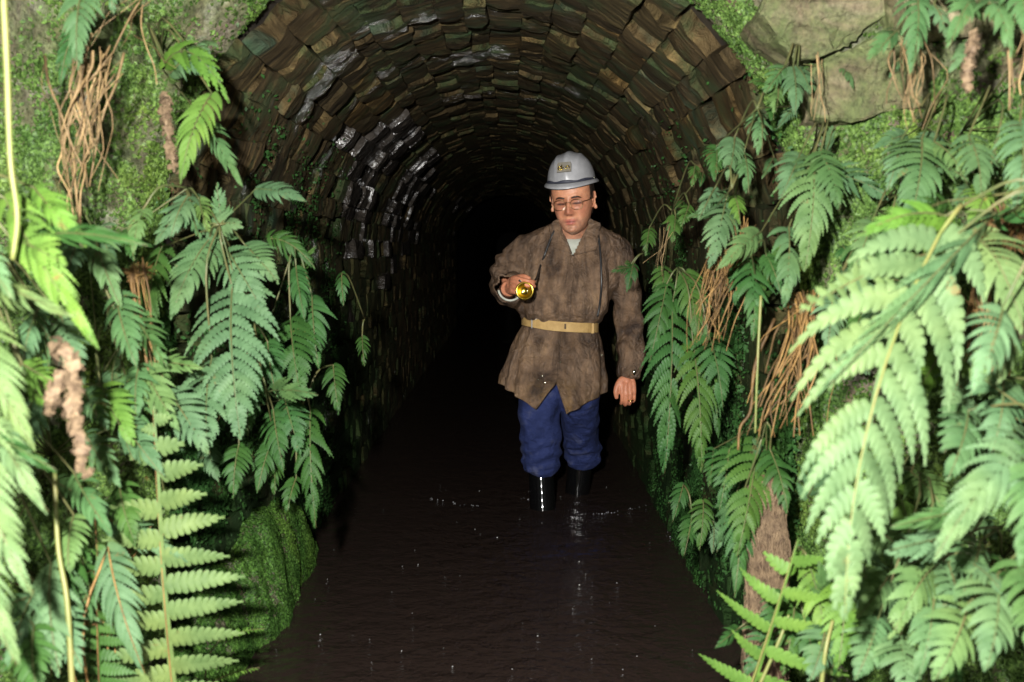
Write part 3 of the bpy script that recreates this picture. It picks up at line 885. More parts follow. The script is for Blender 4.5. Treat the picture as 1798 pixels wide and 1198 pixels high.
fern('mid green fern half hidden behind the curled brown dead frond', (60, 540), [
   (70, 540, 1.85, 40, 660, 1.78, 90), (110, 560, 1.9, 150, 680, 1.82, 100), (60, 700, 1.8, 30, 830, 1.72, 100), (150, 690, 1.9, 190, 760, 1.84, 70, dict(kind='s'))], 'fern', G_L)
fern('low fern in the bottom left corner beneath the pale blurred fern', (60, 1010), [
   (60, 1040, 1.75, 20, 1170, 1.66, 110), (100, 1060, 1.78, 150, 1180, 1.7, 110), (60, 1100, 1.7, 70, 1230, 1.62, 120, dict(mat='fern_dark'))], 'fern', G_L)
fern('small fern on the mossy rock above the broad left-hand fern', (330, 330), [
   (330, 345, 2.32, 300, 420, 2.26, 66, dict(kind='s')), (350, 350, 2.34, 366, 410, 2.28, 50, dict(kind='s')), (250, 370, 2.2, 236, 450, 2.14, 70)], 'fern', G_L)
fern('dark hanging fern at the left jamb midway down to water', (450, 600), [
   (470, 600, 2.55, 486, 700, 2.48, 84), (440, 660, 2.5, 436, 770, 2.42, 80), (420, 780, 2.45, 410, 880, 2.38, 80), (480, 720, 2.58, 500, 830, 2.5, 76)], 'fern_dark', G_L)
fern('dark green fern covering the foot of the brown root mass', (1390, 1040, 2.15), [
   (1372, 1040, 2.12, 1330, 1130, 2.06, 80), (1395, 1060, 2.1, 1372, 1190, 2.02, 100), (1350, 1110, 2.12, 1300, 1190, 2.06, 80), (1410, 1080, 2.08, 1430, 1190, 2.0, 90)], 'fern_dark', G_R)
fern('fern tuft low on the right jamb at the water line', (1215, 900, 2.85), [
   (1215, 905, 2.82, 1200, 980, 2.76, 56, dict(kind='s')), (1235, 880, 2.76, 1228, 970, 2.7, 60), (1200, 850, 2.9, 1180, 920, 2.84, 46, dict(kind='s'))], 'fern_dark', G_R)
fern('fern spreading over the rock between the fan fern and the pale fronds', (1540, 370), [
   (1530, 390, 2.2, 1500, 470, 2.12, 90), (1560, 400, 2.18, 1580, 480, 2.1, 80), (1650, 380, 2.05, 1670, 470, 1.98, 90, dict(mat='fern_lime'))], 'fern', G_R)

# --- withered fronds
def withered(label, pts, rpx, seed):
    P = [at(*p) for p in pts]
    root = P[0]
    pl = empty('withered_frond', root, label, 'dead frond', 'brown withered fronds')
    rg = np.random.default_rng(seed)
    path = spline(P, 26)
    rr = rpx * P[0].y / FPX
    mb = MB()
    V = []; F = []
    for i in range(150):        # shrivelled leaflets curled round the stalk
        k = rg.uniform(1, 24); i0 = int(k); p = path[i0] + (path[i0 + 1] - path[i0]) * (k - i0)
        d = rg.normal(size=3); d /= np.linalg.norm(d); d2 = np.cross(d, rg.normal(size=3)); d2 /= np.linalg.norm(d2)
        c = p + d * rr * rg.uniform(.1, .7); s = rr * rg.uniform(.4, 1.2) * (1 - .35 * k / 24)
        d3 = np.cross(d, d2)
        b = len(V)
        V += [c - d2 * s * .8, c + d3 * s * .55 + d * s * .25, c + d2 * s * .8, c - d3 * s * .55 + d * s * .25, c + d * s * .2]
        F += [(b, b + 1, b + 4), (b + 1, b + 2, b + 4), (b + 2, b + 3, b + 4), (b + 3, b, b + 4)]
    me = mesh_np('shrivelled_leaf', np.array(V) - np.array(root), np.array(F, np.int32)); smooth(me)
    link('shrivelled_leaf', me, M['withered'], pl)
    v, f = tube_vf(path, np.linspace(.003, .001, 26) * 1.2 + rr * .10, 6)
    link('stalk', mesh_np('stalk', v - np.array(root), f), M['withered'], pl)
withered('curled brown dead frond drooping over the ferns at far left', [(90, 605, 1.55), (128, 640, 1.52), (128, 720, 1.52), (142, 780, 1.52), (148, 838, 1.53)], 24, 1)
withered('short yellow-brown dead leaf left of the long curled brown frond', [(112, 655, 1.6), (95, 690, 1.58), (86, 725, 1.58)], 18, 2)
withered('brown withered tassel hanging beside the bright fern at the arch', [(292, 168, 2.2), (290, 200, 2.18), (298, 250, 2.18), (306, 302, 2.2)], 15, 3)
withered('brown withered tassel below the arching pale fern, top right', [(1712, 55, 1.82), (1706, 95, 1.8), (1698, 130, 1.8), (1700, 162, 1.82)], 15, 4)

# --- bundles of old stalks
def stalk_bundle(label, top, bot, n, spread_t, spread_b, mat, seed, bow=.03, r=.0021):
    r *= .68; n = int(n * 1.25); bow *= 1.1
    rg = random.Random(seed)
    T = at(*top); Bp = at(*bot)
    pl = empty('dead_stalks', T, label, 'stalks', 'bundles of old fern stalks')
    for i in range(n):
        a = T + Vector((rg.gauss(0, spread_t), rg.gauss(0, spread_t * .5), rg.gauss(0, spread_t * .7)))
        b = Bp + Vector((rg.gauss(0, spread_b), rg.gauss(0, spread_b * .5), rg.uniform(-.09, .16) * (T - Bp).length * 2.2))
        m = (a + b) / 2 + Vector((rg.gauss(0, bow), rg.gauss(-bow, bow * .5), rg.gauss(0, .01)))
        m2 = (m + b) / 2 + Vector((rg.gauss(0, bow * .4), rg.gauss(0, bow * .3), 0))
        path = spline([a, (a + m) / 2 + Vector((rg.gauss(0, bow * .3), 0, 0)), m, m2, b], 12)
        rr = r * rg.uniform(.45, 1.6)
        v, f = tube_vf(path, np.linspace(rr, rr * .55, 12), 5)
        me = mesh_np('stalk', v - np.array(T), f); smooth(me)
        link('stalk', me, M[mat], pl)
stalk_bundle('thick bundle of straw coloured dead stalks hanging at upper left', (165, 105, 2.06), (148, 300, 2.04), 34, .030, .022, 'stalk_straw', 1, .016, .0024)
stalk_bundle('few long thin stalks dangling below the straw coloured bundle', (140, 250, 2.06), (132, 440, 2.0), 6, .012, .008, 'stalk_straw', 2, .01)
stalk_bundle('thin tan stalks hanging down the rock at the top left', (235, -30, 2.1), (228, 120, 2.08), 5, .05, .05, 'stalk_straw', 3, .01)
stalk_bundle('reddish brown upright stalks behind the pale ferns at left', (243, 470, 2.12), (272, 690, 2.08), 8, .012, .012, 'stalk_brown', 4, .008, .0026)
stalk_bundle('orange stalk bundle beside the right jamb under the long pointed fern tip', (1275, 435, 2.5), (1248, 590, 2.46), 26, .026, .022, 'stalk_brown', 5, .01)
stalk_bundle('thin orange stalks above the right jamb bundle', (1300, 385, 2.48), (1292, 460, 2.46), 7, .016, .014, 'stalk_brown', 6, .006)
stalk_bundle('thick fan of orange dead stalks behind the pale frond, mid right', (1418, 530, 2.3), (1362, 730, 2.24), 30, .026, .038, 'stalk_brown', 7, .018, .0027)
stalk_bundle('tan stalks standing in shade near the right edge', (1712, 480, 2.0), (1716, 680, 1.96), 12, .03, .03, 'stalk_brown', 8, .012, .0026)
stalk_bundle('tan stalks at the right edge under the brown fern crown', (1765, 440, 1.92), (1762, 660, 1.88), 10, .03, .03, 'stalk_brown', 9, .012, .0026)
stalk_bundle('thin dead stalks hanging from fern beside the top right block', (1596, 60, 2.06), (1608, 215, 2.04), 14, .016, .022, 'stalk_straw', 10, .014, .0017)
stalk_bundle('straight tan stalks in the top right corner', (1782, 30, 1.84), (1776, 180, 1.82), 6, .014, .014, 'stalk_straw', 11, .006, .0026)
stalk_bundle('thin hanging stalks at the foot of the squared block on the right', (1440, 110, 2.3), (1432, 200, 2.3), 4, .012, .012, 'stalk_straw', 12, .006, .0013)
stalk_bundle('dark stalks standing in the undergrowth at lower left', (150, 1000, 1.98), (160, 1140, 1.95), 10, .04, .04, 'stalk_brown', 13, .01, .0024)
stalk_bundle('thin straw stems hanging inside the right jamb', (1166, 395, 3.0), (1154, 480, 3.0), 6, .02, .02, 'stalk_straw', 14, .006, .0014)
stalk_bundle('reddish stalks between leaves of the comb-fronded fern', (240, 920, 2.12), (236, 1010, 2.1), 8, .035, .035, 'stalk_brown', 15, .008, .0026)

# --- single long stems
def stem(label, pts, r, mat):
    P = [at(*p) for p in pts]
    path = spline(P, 24)
    v, f = tube_vf(path, np.linspace(r, r * .7, 24), 7)
    me = mesh_np('plant_stem', v - np.array(P[0]), f); smooth(me)
    tag(link('plant_stem', me, M['stalk_yellow' if mat == 'stalk_green' else mat], None, P[0]), label, 'stem')
stem('long yellow-green stem hanging down the extreme left edge', [(4, -40, 1.5), (12, 120, 1.5), (18, 280, 1.5), (30, 380, 1.5), (22, 455, 1.5)], .0046, 'stalk_green')
stem('yellow-green upright stem in the lower left undergrowth', [(128, 1230, 1.7), (118, 1060, 1.72), (102, 960, 1.74), (96, 830, 1.76)], .0050, 'stalk_green')
stem('short yellow stem beside the stem over the root mass', [(1335, 1200, 1.95), (1368, 1125, 1.95), (1385, 1080, 1.96)], .0034, 'stalk_green')
stem('leaning yellow stem at the bottom right undergrowth', [(1440, 1220, 1.8), (1450, 1140, 1.8), (1462, 1090, 1.82)], .0040, 'stalk_green')
stem('thin pale green stem hanging straight in front of orange stalk fan', [(1336, 520, 2.26), (1330, 640, 2.24), (1326, 760, 2.24)], .0030, 'stalk_green')
stem('bent reddish stalk looping down below the orange stalk fan', [(1360, 560, 2.3), (1326, 640, 2.28), (1318, 720, 2.27), (1300, 750, 2.27), (1296, 790, 2.27)], .0036, 'stalk_brown')

# --- root mass of an old fern
def root_mass():
    base = at(1345, 1180, 2.2)
    pl = empty('root_mass', base, 'brown fibrous root mass standing at the water edge on the right', 'root mass')
    rings = []
    rows = [(845, 1338, 1382), (870, 1322, 1396), (920, 1326, 1392), (980, 1316, 1400), (1050, 1322, 1392), (1110, 1318, 1392), (1180, 1322, 1396), (1260, 1320, 1400)]
    for (py, xl, xr) in rows:
        Y = 2.27
        a, b = at(xl, py, Y), at(xr, py, Y); c = (a + b) / 2; hw = (b - a).length / 2
        th = np.linspace(0, 2 * math.pi, 40, endpoint=False)
        ring = np.stack([c.x + hw * np.cos(th), c.y + .07 + hw * .9 * np.sin(th), np.full(40, c.z)], 1)
        rings.append(ring)
    R = np.array(rings)
    # resample vertically
    idx = np.linspace(0, len(rows) - 1, 40); lo = np.clip(idx.astype(int), 0, len(rows) - 2); fr = (idx - lo)[:, None, None]
    R = R[lo] * (1 - fr) + R[lo + 1] * fr
    cen = R.mean(1, keepdims=True)
    R = cen + (R - cen) * .74
    amt = 1 + .16 * wob(R * np.array([1, 1, .3]), 60, 2)[..., None] + .16 * wob(R, 16, 3)[..., None]
    R = cen + (R - cen) * amt
    mb = MB(); mb.loft([r - np.array(base) for r in R[::-1]])
    link('fibrous_core', mb.mesh('fibrous_core'), M['caudex'], pl)
    rg = random.Random(5); mb = MB()
    for i in range(520):       # hanging rootlets of uneven length, thickness and tangle
        j = rg.uniform(19, 41); k0 = rg.uniform(0, 26); ln = rg.uniform(5, 16); out = rg.uniform(1.0, 1.42)
        pts = []
        ph = rg.uniform(0, 6)
        for q in range(8):
            kk = min(39.0, k0 + ln * q / 7); r0 = int(kk); jj = int(j + 1.6 * math.sin(q * .9 + ph)) % 40
            c0 = cen[r0, 0]; d = R[r0, jj] - c0
            pts.append(c0 + d * (out + .08 * math.sin(q * 1.3 + ph)) + np.array([0, 0, -(kk - r0) * .012]))
        r1 = rg.uniform(.0006, .0021)
        mb.add(*tube_vf([p - np.array(base) for p in pts], np.linspace(r1, r1 * .4, 8), 4, False))
    o = link('root_fibres', mb.mesh('root_fibres'), M['withered'], pl); o['kind'] = 'stuff'
root_mass()

# --- fern crown: ragged brown base with old scales at the right edge
def crown_base(label, px, py, Y, rpx, seed):
    c = at(px, py, Y); rg = np.random.default_rng(seed); r = rpx * Y / FPX
    V = []; F = []
    for i in range(260):
        d = rg.normal(size=3); d /= np.linalg.norm(d)
        p = d * r * np.array([1.2, .6, .6]) * rg.uniform(.4, 1)
        t = d * .6 + rg.normal(size=3) * .7; t /= np.linalg.norm(t); w = np.cross(t, d); w /= np.linalg.norm(w) + 1e-6
        l = r * rg.uniform(.3, .7); b = len(V)
        V += [p - w * l * .12, p + w * l * .12, p + t * l + w * l * .03, p + t * l - w * l * .03]
        F.append((b, b + 1, b + 2, b + 3))
    me = mesh_np('root_clump', V, np.array(F, np.int32))
    tag(link('root_clump', me, M['stalk_brown'], None, c), label, 'root clump', 'old brown fern crowns')
crown_base('ragged brown fern crown at the right edge above the tan stalks', 1765, 405, 1.95, 52, 1)
crown_base('ragged reddish fern crown at the head of the orange stalk fan', 1415, 535, 2.3, 26, 2)
crown_base('small reddish crown above the upright stalks at left', 245, 478, 2.12, 20, 3)

# --- bank of moss along the foot of the left wall
def mound():
    c = Vector((XC - R0 - .03, 3.20, 0))
    n, m = 96, 26
    V = []
    for j in range(m + 1):
        b = math.pi * .5 * j / m
        for i in range(n):
            a = 2 * math.pi * i / n
            V.append((math.cos(a) * math.sin(b), math.sin(a) * math.sin(b), math.cos(b)))
    V = np.array(V) * np.array([.13, .80, .34])
    V *= (1 + .20 * wob(V, 5, 4) + .06 * wob(V, 22, 2))[:, None]
    V[:, 2] -= .07
    F = []
    for j in range(m):
        for i in range(n):
            i2 = (i + 1) % n
            F.append((j * n + i, (j + 1) * n + i, (j + 1) * n + i2, j * n + i2))
    me = mesh_np('moss_bank', V, F); smooth(me)
    o = link('moss_bank', me, M['rock'], None, c)
    tag(o, 'low bank of bright green moss at the left water edge', 'moss bank')
    return o
MOUND = mound()

# ground cover scattered as leaf-sized faces over a mesh
def scatter(src, n, size, mask, seed, shape='round', lift=.004, nrm_mix=.6):
    me = src.data; mw = np.array(src.matrix_world) if src.parent else np.array(Matrix.Translation(src.location))
    co = get_co(me) @ mw[:3, :3].T + mw[:3, 3]
    me.calc_loop_triangles()
    tri = np.empty(len(me.loop_triangles) * 3, np.int32); me.loop_triangles.foreach_get('vertices', tri); tri = tri.reshape(-1, 3)
    A, B, C = co[tri[:, 0]], co[tri[:, 1]], co[tri[:, 2]]
    nr = np.cross(B - A, C - A); ar = np.linalg.norm(nr, axis=1); nr /= ar[:, None] + 1e-12
    cen = (A + B + C) / 3
    w = ar * mask(cen)
    rg = np.random.default_rng(seed)
    pick = rg.choice(len(tri), n, p=w / w.sum())
    r1, r2 = np.sqrt(rg.random(n))[:, None], rg.random(n)[:, None]
    p = A[pick] * (1 - r1) + B[pick] * r1 * (1 - r2) + C[pick] * r1 * r2
    N = nr[pick]
    flip = (N * (np.array([0, 0, CAMZ]) - p)).sum(1) < 0
    N[flip] *= -1
    clump = wob(p, 30, 2)
    keep = rg.random(n) < np.clip(.55 + clump * .8, .06, 1)
    p, N, clump = p[keep], N[keep], clump[keep]; n = len(p)
    N = N * nrm_mix + rg.normal(0, .42, (n, 3)); N /= np.linalg.norm(N, axis=1)[:, None]
    t = np.cross(N, rg.normal(size=(n, 3))); t /= np.linalg.norm(t, axis=1)[:, None]
    b = np.cross(N, t)
    s = (size * rg.uniform(.5, 1.3, n))[:, None]
    p = p + N * lift + nr[pick][keep] * 0 + N * (np.clip(clump, 0, 1) * size * .8)[:, None]
    quad = np.stack([p - t * s, p + b * s * .62 + N * s * .2, p + t * s, p - b * s * .62 + N * s * .2], 1).reshape(-1, 3)
    F = np.arange(4 * n, dtype=np.int32).reshape(-1, 4)
    return mesh_np('leaves', quad, F)

def vis_px(c):
    x, y = topx(c); return ((x > -120) & (x < 1920) & (y > -120) & (y < 1300)).astype(float)
me = scatter(rock, 420000, .0066, lambda c: vis_px(c) * np.clip(.42 + wob(c, 5, 3) * .8 + .4 * (c[:, 2] < 1.45) - .5 * ((c[:, 0] > .55) & (c[:, 2] > 1.35)) - .35 * ((c[:, 0] < -.6) & (c[:, 2] > 1.3)), 0.03, 1), 1)
o = link('ground_cover', me, M['cover']); tag(o, 'tiny leafy ground cover spread over the damp rock', 'ground cover', kind='stuff')
me = scatter(MOUND, 130000, .0052, lambda c: (c[:, 2] > -.02) * (c[:, 0] > XC - R0 - .06) + 1e-4, 2)
o = link('moss', me, M['moss']); tag(o, 'dense bright moss on the bank at the left water edge', 'moss', kind='stuff')
# liverwort and small creepers on the lower tunnel walls just inside the mouth
wall_src = link('tmp', mesh_np('t', *(lambda: (
    [tuple(profile(max(1e-4, min(QL - 1e-4, q)), Y, .0)[0]) for Y in np.linspace(2.6, 5.0, 40) for q in list(np.linspace(.40, 1.9, 24)) + list(np.linspace(QL - 1.9, QL - .40, 24))],
    [(j * 48 + i, j * 48 + i + 1, (j + 1) * 48 + i + 1, (j + 1) * 48 + i) for j in range(39) for i in list(range(23)) + list(range(24, 47))]))()), None)
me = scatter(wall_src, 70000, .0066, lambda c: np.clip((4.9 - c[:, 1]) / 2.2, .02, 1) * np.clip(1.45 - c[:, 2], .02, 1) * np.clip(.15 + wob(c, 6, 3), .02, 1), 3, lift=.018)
bpy.data.objects.remove(wall_src)
o = link('liverwort', me, M['fern_dark']); tag(o, 'dark leafy liverwort clinging to the lower tunnel walls', 'liverwort', kind='stuff')

# ------------------------------------------------------------------ the person wading in the tunnel
YM = 4.5
def skin_material():
    n = NT('skin')
    a = n.new('ShaderNodeVertexColor'); a.layer_name = 'tint'
    v = n.ramp(n.noise(n.pos(), 70, 5, .7), [(.3, (.78, .70, .68)), (.7, (1.16, 1.14, 1.12))])
    n.set(color=n.mix(1.0, a.outputs[0], v, 'MULTIPLY'), rough=.48, spec=.4, sss=.12)
    n.b.inputs['Subsurface Radius'].default_value = (.01, .004, .002)
    n.bump(n.noise(n.pos(), 350, 3), .15, .002)
    return n.m
def coat_material():
    n = NT('waxed_cotton')
    p = n.pos()
    big = n.noise(p, 5.5, 5, .65, .5)
    c = n.ramp(big, [(.32, (.036, .022, .015)), (.42, (.110, .068, .041)), (.55, (.180, .114, .070)), (.70, (.28, .182, .105))])
    st = n.noise(n.pos((26, 26, 5)), 1.0, 5, .65, .6)
    c = n.mix(1.0, c, n.ramp(st, [(.32, (.45, .43, .42)), (.5, (1.0, 1.0, 1.0)), (.68, (1.4, 1.35, 1.25))]), 'MULTIPLY')
    sep = n.n.new('ShaderNodeSeparateXYZ'); n.l(p, sep.inputs[0])
    mud = n.math('MULTIPLY', n.ramp(sep.outputs[2], [(.42, 1.), (.56, 0.)]), n.ramp(n.noise(p, 20, 5), [(.42, 0.), (.62, .9)]))
    c = n.mix(mud, c, (.21, .125, .048))
    n.set(color=c, rough=n.ramp(n.noise(p, 8, 3), [(.4, .32), (.6, .5)]), spec=.5)
    n.bump(n.math('ADD', n.math('MULTIPLY', n.noise(p, 24, 5, .65, 1.0), 1.0), n.math('MULTIPLY', n.noise(p, 600, 2), .12)), .9, .028)
    return n.m
def denim():
    n = NT('blue_work_cloth')
    p = n.pos()
    c = n.ramp(n.noise(p, 14, 5, .65), [(.3, (.008, .014, .055)), (.55, (.016, .026, .095)), (.75, (.060, .068, .125))])
    n.set(color=c, rough=.8, spec=.25)
    n.bump(n.math('ADD', n.noise(n.pos((1, 1, 1.8)), 26, 4, .6, .8), n.math('MULTIPLY', n.noise(p, 700, 2), .15)), .6, .02)
    return n.m
M['skin'] = skin_material(); M['coat'] = coat_material(); M['denim'] = denim()
M['rubber'] = simple('black_rubber', (.0025, .0025, .003), .06, c2=(.003, .0028, .0028), scale=20, spec=.7)
M['helmet'] = simple('grey_helmet_shell', (.36, .36, .37), .36, c2=(.27, .27, .28), scale=18, spec=.5, bump=.15, bscale=60)
M['plate'] = simple('dull_bracket_plate', (.30, .28, .24), .45, metal=.3, c2=(.22, .19, .14), scale=60)
M['shade_seep_band'] = simple('brim_shadow_line', (.022, .024, .040), .6, c2=(.04, .042, .06), scale=40)
M['hair'] = simple('dark_brown_hair', (.018, .011, .008), .5, c2=(.04, .024, .016), scale=160, bump=.5, bscale=400)
M['brass'] = simple('brass', (.86, .62, .10), .20, metal=1.0, c2=(.70, .47, .06), scale=60)
M['chrome'] = simple('reflector_metal', (.9, .86, .70), .12, metal=1.0)
M['steel'] = simple('steel', (.62, .60, .56), .3, metal=1.0, c2=(.4, .38, .34), scale=90)
M['belt'] = simple('tan_webbing', (.36, .225, .075), .7, c2=(.46, .30, .11), scale=45, bump=.4, bscale=500)
M['shirt'] = simple('grey_shirt', (.34, .36, .30), .8, c2=(.42, .43, .37), scale=50, bump=.3, bscale=90)
M['cable'] = simple('black_cable', (.012, .012, .013), .35, c2=(.02, .02, .02), scale=50)
M['eye'] = simple('eye_white', (.55, .50, .46), .2)
M['iris'] = simple('iris_brown', (.03, .018, .010), .15)
M['frame'] = simple('spectacle_wire', (.20, .13, .06), .3, metal=1.0, c2=(.3, .2, .1), scale=80)
M['gold'] = simple('gold', (.95, .68, .25), .18, metal=1.0)
n_ = NT('spectacle_glass')
g1 = n_.new('ShaderNodeBsdfTransparent'); g2 = n_.new('ShaderNodeBsdfGlossy'); g2.inputs['Roughness'].default_value = .02
fz = n_.new('ShaderNodeFresnel'); fz.inputs[0].default_value = 1.45; mx = n_.new('ShaderNodeMixShader')
n_.l(fz.outputs[0], mx.inputs[0]); n_.l(g1.outputs[0], mx.inputs[1]); n_.l(g2.outputs[0], mx.inputs[2]); n_.l(mx.outputs[0], n_.out.inputs[0])
M['lens'] = n_.m

PERS = at(975, 895, YM)
person_root = empty('person', (PERS.x, PERS.y, BED), 'person in brown waxed coat, tan belt, blue trousers and grey helmet wading in the tunnel', 'person')
ROOT = np.array(person_root.location)
PXM = FPX / YM                         # px per metre at the person

def part(name, me, mat, parent=None):
    """meshes are made in world coordinates; shift to the person's root"""
    co = get_co(me); set_co(me, co - ROOT)
    return link(name, me, M[mat], parent or person_root)

# ---- head frame
HC = np.array(at(1006, 352, YM - .10))               # centre of the skull
yaw, pit, rol = math.radians(-14), math.radians(7), math.radians(-4)
HR = np.array(Matrix.Rotation(yaw, 3, 'Z') @ Matrix.Rotation(pit, 3, 'X') @ Matrix.Rotation(rol, 3, 'Y'))
HS = 1.02
def H(p): return (np.asarray(p, float) * HS) @ HR.T + HC
def Hinv(p): return ((np.asarray(p, float) - HC) @ HR) / HS

def head_vf():
    zs = np.linspace(-.122, .118, 92); na = 120
    zk = [-.122, -.116, -.105, -.09, -.07, -.045, -.02, .0, .03, .06, .09, .108, .118]
    aw = np.interp(zs, zk, [.012, .028, .041, .051, .060, .067, .071, .073, .076, .075, .062, .038, .006])
    fr = np.interp(zs, zk, [.055, .074, .083, .085, .085, .086, .086, .084, .090, .088, .074, .045, .006])
    bk = np.interp(zs, zk, [.0, .005, .012, .035, .060, .078, .088, .095, .103, .103, .085, .052, .006])
    k = np.ones(5) / 5
    pad = lambda a: np.convolve(np.concatenate([[a[0]] * 2, a, [a[-1]] * 2]), k, 'valid')
    aw, fr, bk = pad(aw), pad(fr), pad(bk)
    th = np.linspace(0, 2 * math.pi, na, endpoint=False)
    Z, T = np.meshgrid(zs, th, indexing='ij')
    c, s = np.cos(T), np.sin(T)
    X = aw[:, None] * np.sign(s) * np.abs(s) ** .88
    Yv = np.where(c > 0, -fr[:, None] * np.abs(c) ** .80, bk[:, None] * np.abs(c) ** .92)
    front = np.clip(c, 0, 1) ** .5 * (c > 0)
    ax = np.abs(X)
    g = lambda v, m, sd: np.exp(-((v - m) / sd) ** 2)
    d = np.zeros_like(X)
    nose = np.interp(Z, [-.056, -.050, -.042, -.034, -.02, -.005, .010, .02, .03], [0, .004, .024, .0295, .023, .015, .009, .004, 0])
    d += nose * np.exp(-(X / np.interp(Z, [-.045, -.03, .0, .02], [.0125, .0105, .0085, .011])) ** 2)
    d += .0085 * g(ax, .0135, .006) * g(Z, -.040, .0075)
    d -= .0125 * g(ax, .031, .0155) * g(Z, .001, .0125)
    d += .0060 * g(ax, .031, .012) * g(Z, -.001, .0075)            # lids over the eyeballs
    d += .0065 * g(ax, .028, .020) * g(Z, .0215, .0075)             # brow ridge
    d += .0045 * g(ax, .043, .018) * g(Z, -.026, .016)              # cheekbone
    d -= .0045 * g(ax, .030, .010) * g(Z, -.052, .018)
    d += .0065 * g(X, 0, .019) * g(Z, -.0665, .0050) + .0070 * g(X, 0, .017) * g(Z, -.0785, .0056)
    d -= .0045 * g(X, 0, .024) * g(Z, -.0725, .0022)
    d -= .0035 * g(X, 0, .016) * g(Z, -.0895, .0050)
    d += .0075 * g(X, 0, .018) * g(Z, -.106, .010)
    Yv = Yv - d * front
    V = np.stack([X, Yv, Z], -1).reshape(-1, 3); nz = len(zs)
    F = []
    for j in range(nz - 1):
        for i in range(na):
            i2 = (i + 1) % na
            F.append((j * na + i, j * na + i2, (j + 1) * na + i2, (j + 1) * na + i))
    V = np.vstack([V, V[:na].mean(0)[None], V[-na:].mean(0)[None]])
    c0 = nz * na
    for i in range(na):
        i2 = (i + 1) % na
        F.append((c0, i2, i)); F.append((c0 + 1, (nz - 1) * na + i, (nz - 1) * na + i2))
    return V, F

mb = MB()
hv, hf = head_vf()
mb.add(H(hv), hf)
for s in (-1, 1):          # ears: rim + bowl + lobe
    R_ = np.array(Matrix.Rotation(s * math.radians(24), 3, 'Z'))
    c = np.array([s * .078, .012, -.006])
    loop = [c + R_ @ np.array([s * .004, .014 * math.cos(a), .030 * math.sin(a) + .002]) for a in np.linspace(-2.4, 2.9, 14)]
    mb.tube([H(p) for p in loop], [.0045] * 14, 8)
    mb.ball(H(c), np.array([.0055, .014, .026]), 12, 8, HR @ R_)
    mb.ball(H(c + R_ @ np.array([s * .003, -.006, -.026])), .0075)
# neck, trunk and limbs under the clothes
nk0 = np.array(at(1003, 432, YM - .015)); nk1 = H([0, .028, -.062])
mb.tube([nk0 + np.array([0, .02, -.06]), nk0, (nk0 + nk1) / 2, nk1], [.075, .061, .056, .058], 20, 10)
waist = np.array(at(982, 572, YM)); hip = np.array(at(976, 650, YM))
mb.tube([nk0 + np.array([0, .02, -.02]), (nk0 + waist) / 2, waist, hip], [.075, .11, .10, .10], 20, 10)
SHL, SHR = np.array(at(914, 446, YM)), np.array(at(1086, 446, YM + .01))
ELL, ELR = np.array(at(893, 508, YM - .03)), np.array(at(1107, 560, YM + .03))
WRL = np.array(at(893, 507, YM - .28)); WRR = np.array(at(1103, 660, YM - .04))
mb.tube([(SHL + nk0) / 2, SHL, ELL, WRL], [.05, .045, .038, .029], 14, 16)
mb.tube([(SHR + nk0) / 2, SHR, ELR, WRR], [.05, .045, .036, .028], 14, 16)
KNL, KNR = np.array(at(950, 800, YM + .02)), np.array(at(1022, 795, YM + .27))
ANL = np.array([at(960, 893, 4.53).x, 4.44, BED + .09]); ANR = np.array([at(1001, 865, 4.85).x, 4.76, BED + .09])
mb.tube([hip + np.array([-.06, 0, -.02]), KNL + np.array([0, .015, 0]), ANL], [.055, .036, .028], 14, 14)
mb.tube([hip + np.array([.06, 0, -.02]), KNR + np.array([0, .015, 0]), ANR], [.055, .036, .028], 14, 14)
for a in (ANL, ANR):
    mb.tube([a + np.array([0, .05, -.05]), a + np.array([0, -.05, -.045]), a + np.array([0, -.15, -.06])], [.035, .036, .026], 10, 8)

# hands: palm + five bent fingers of unequal length
def hand(wrist, palm_c, across, down, back, thumb_dir, curl, lens, spread=.0205, r=.0088, palm=1.0):
    """across = little-finger -> index direction, down = knuckle direction, back = out of the back of the hand"""
    across, down, back = [np.array(v, float) / np.linalg.norm(v) for v in (across, down, back)]
    kn = []
    for i, o in enumerate((-1.5, -.5, .5, 1.5)):
        p = palm_c + across * o * spread + down * palm * (.040 + (-.004, .001, .003, 0)[i]) + back * (.004 - .003 * (abs(o) > 1))
        kn.append(p)
        mb.tube([wrist, (wrist + palm_c) / 2 + across * o * spread * .7, palm_c + across * o * spread * .95, p], [.019 * palm, .016 * palm, .0145 * palm, .0112 * palm], 10, 9)
        q = p; d = down.copy(); pts = [p]; 
        ln = lens[i]
        for sgm, (fr_, bend) in enumerate(zip((.45, .32, .23), curl)):
            d = d * math.cos(bend) - back * math.sin(bend) if sgm == 0 else (lambda dd: dd)(d)
            if sgm:
                # keep bending in the plane (down, -back)
                ang = math.atan2(-(d @ back), d @ down) + bend
                d = down * math.cos(ang) - back * math.sin(ang)
            q = q + d * ln * fr_; pts.append(q)
        mb.tube(pts, [r * 1.05, r, r * .92, r * .78], 10, 12)
        mb.ball(p, r * 1.12, 8, 6)
    tb = wrist * .62 + palm_c * .38 + across * 1.5 * spread * .9
    td = np.array(thumb_dir, float); td /= np.linalg.norm(td)
    t1 = tb + (td * .6 + down * .6) * .036; t2 = t1 + (td * .35 + down * .9) * .030; t3 = t2 + (down * .95 + across * -.15 - back * .2) * .026
    mb.tube([palm_c * .5 + wrist * .5, tb, t1, t2, t3], [.017, .0155, .0125, .0102, .0080], 10, 14)
    return kn
# hanging hand (image right): back of the hand to the camera, thumb toward the body
PALR = np.array(at(1102, 678, YM - .06))
knR = hand(WRR, PALR, (-1, -.25, .05), (0.06, -.10, -1), (.15, -1, .05), (-1, -.35, 0), (.30, .60, .50), (.050, .061, .064, .058), spread=.0168, r=.0076, palm=.8)
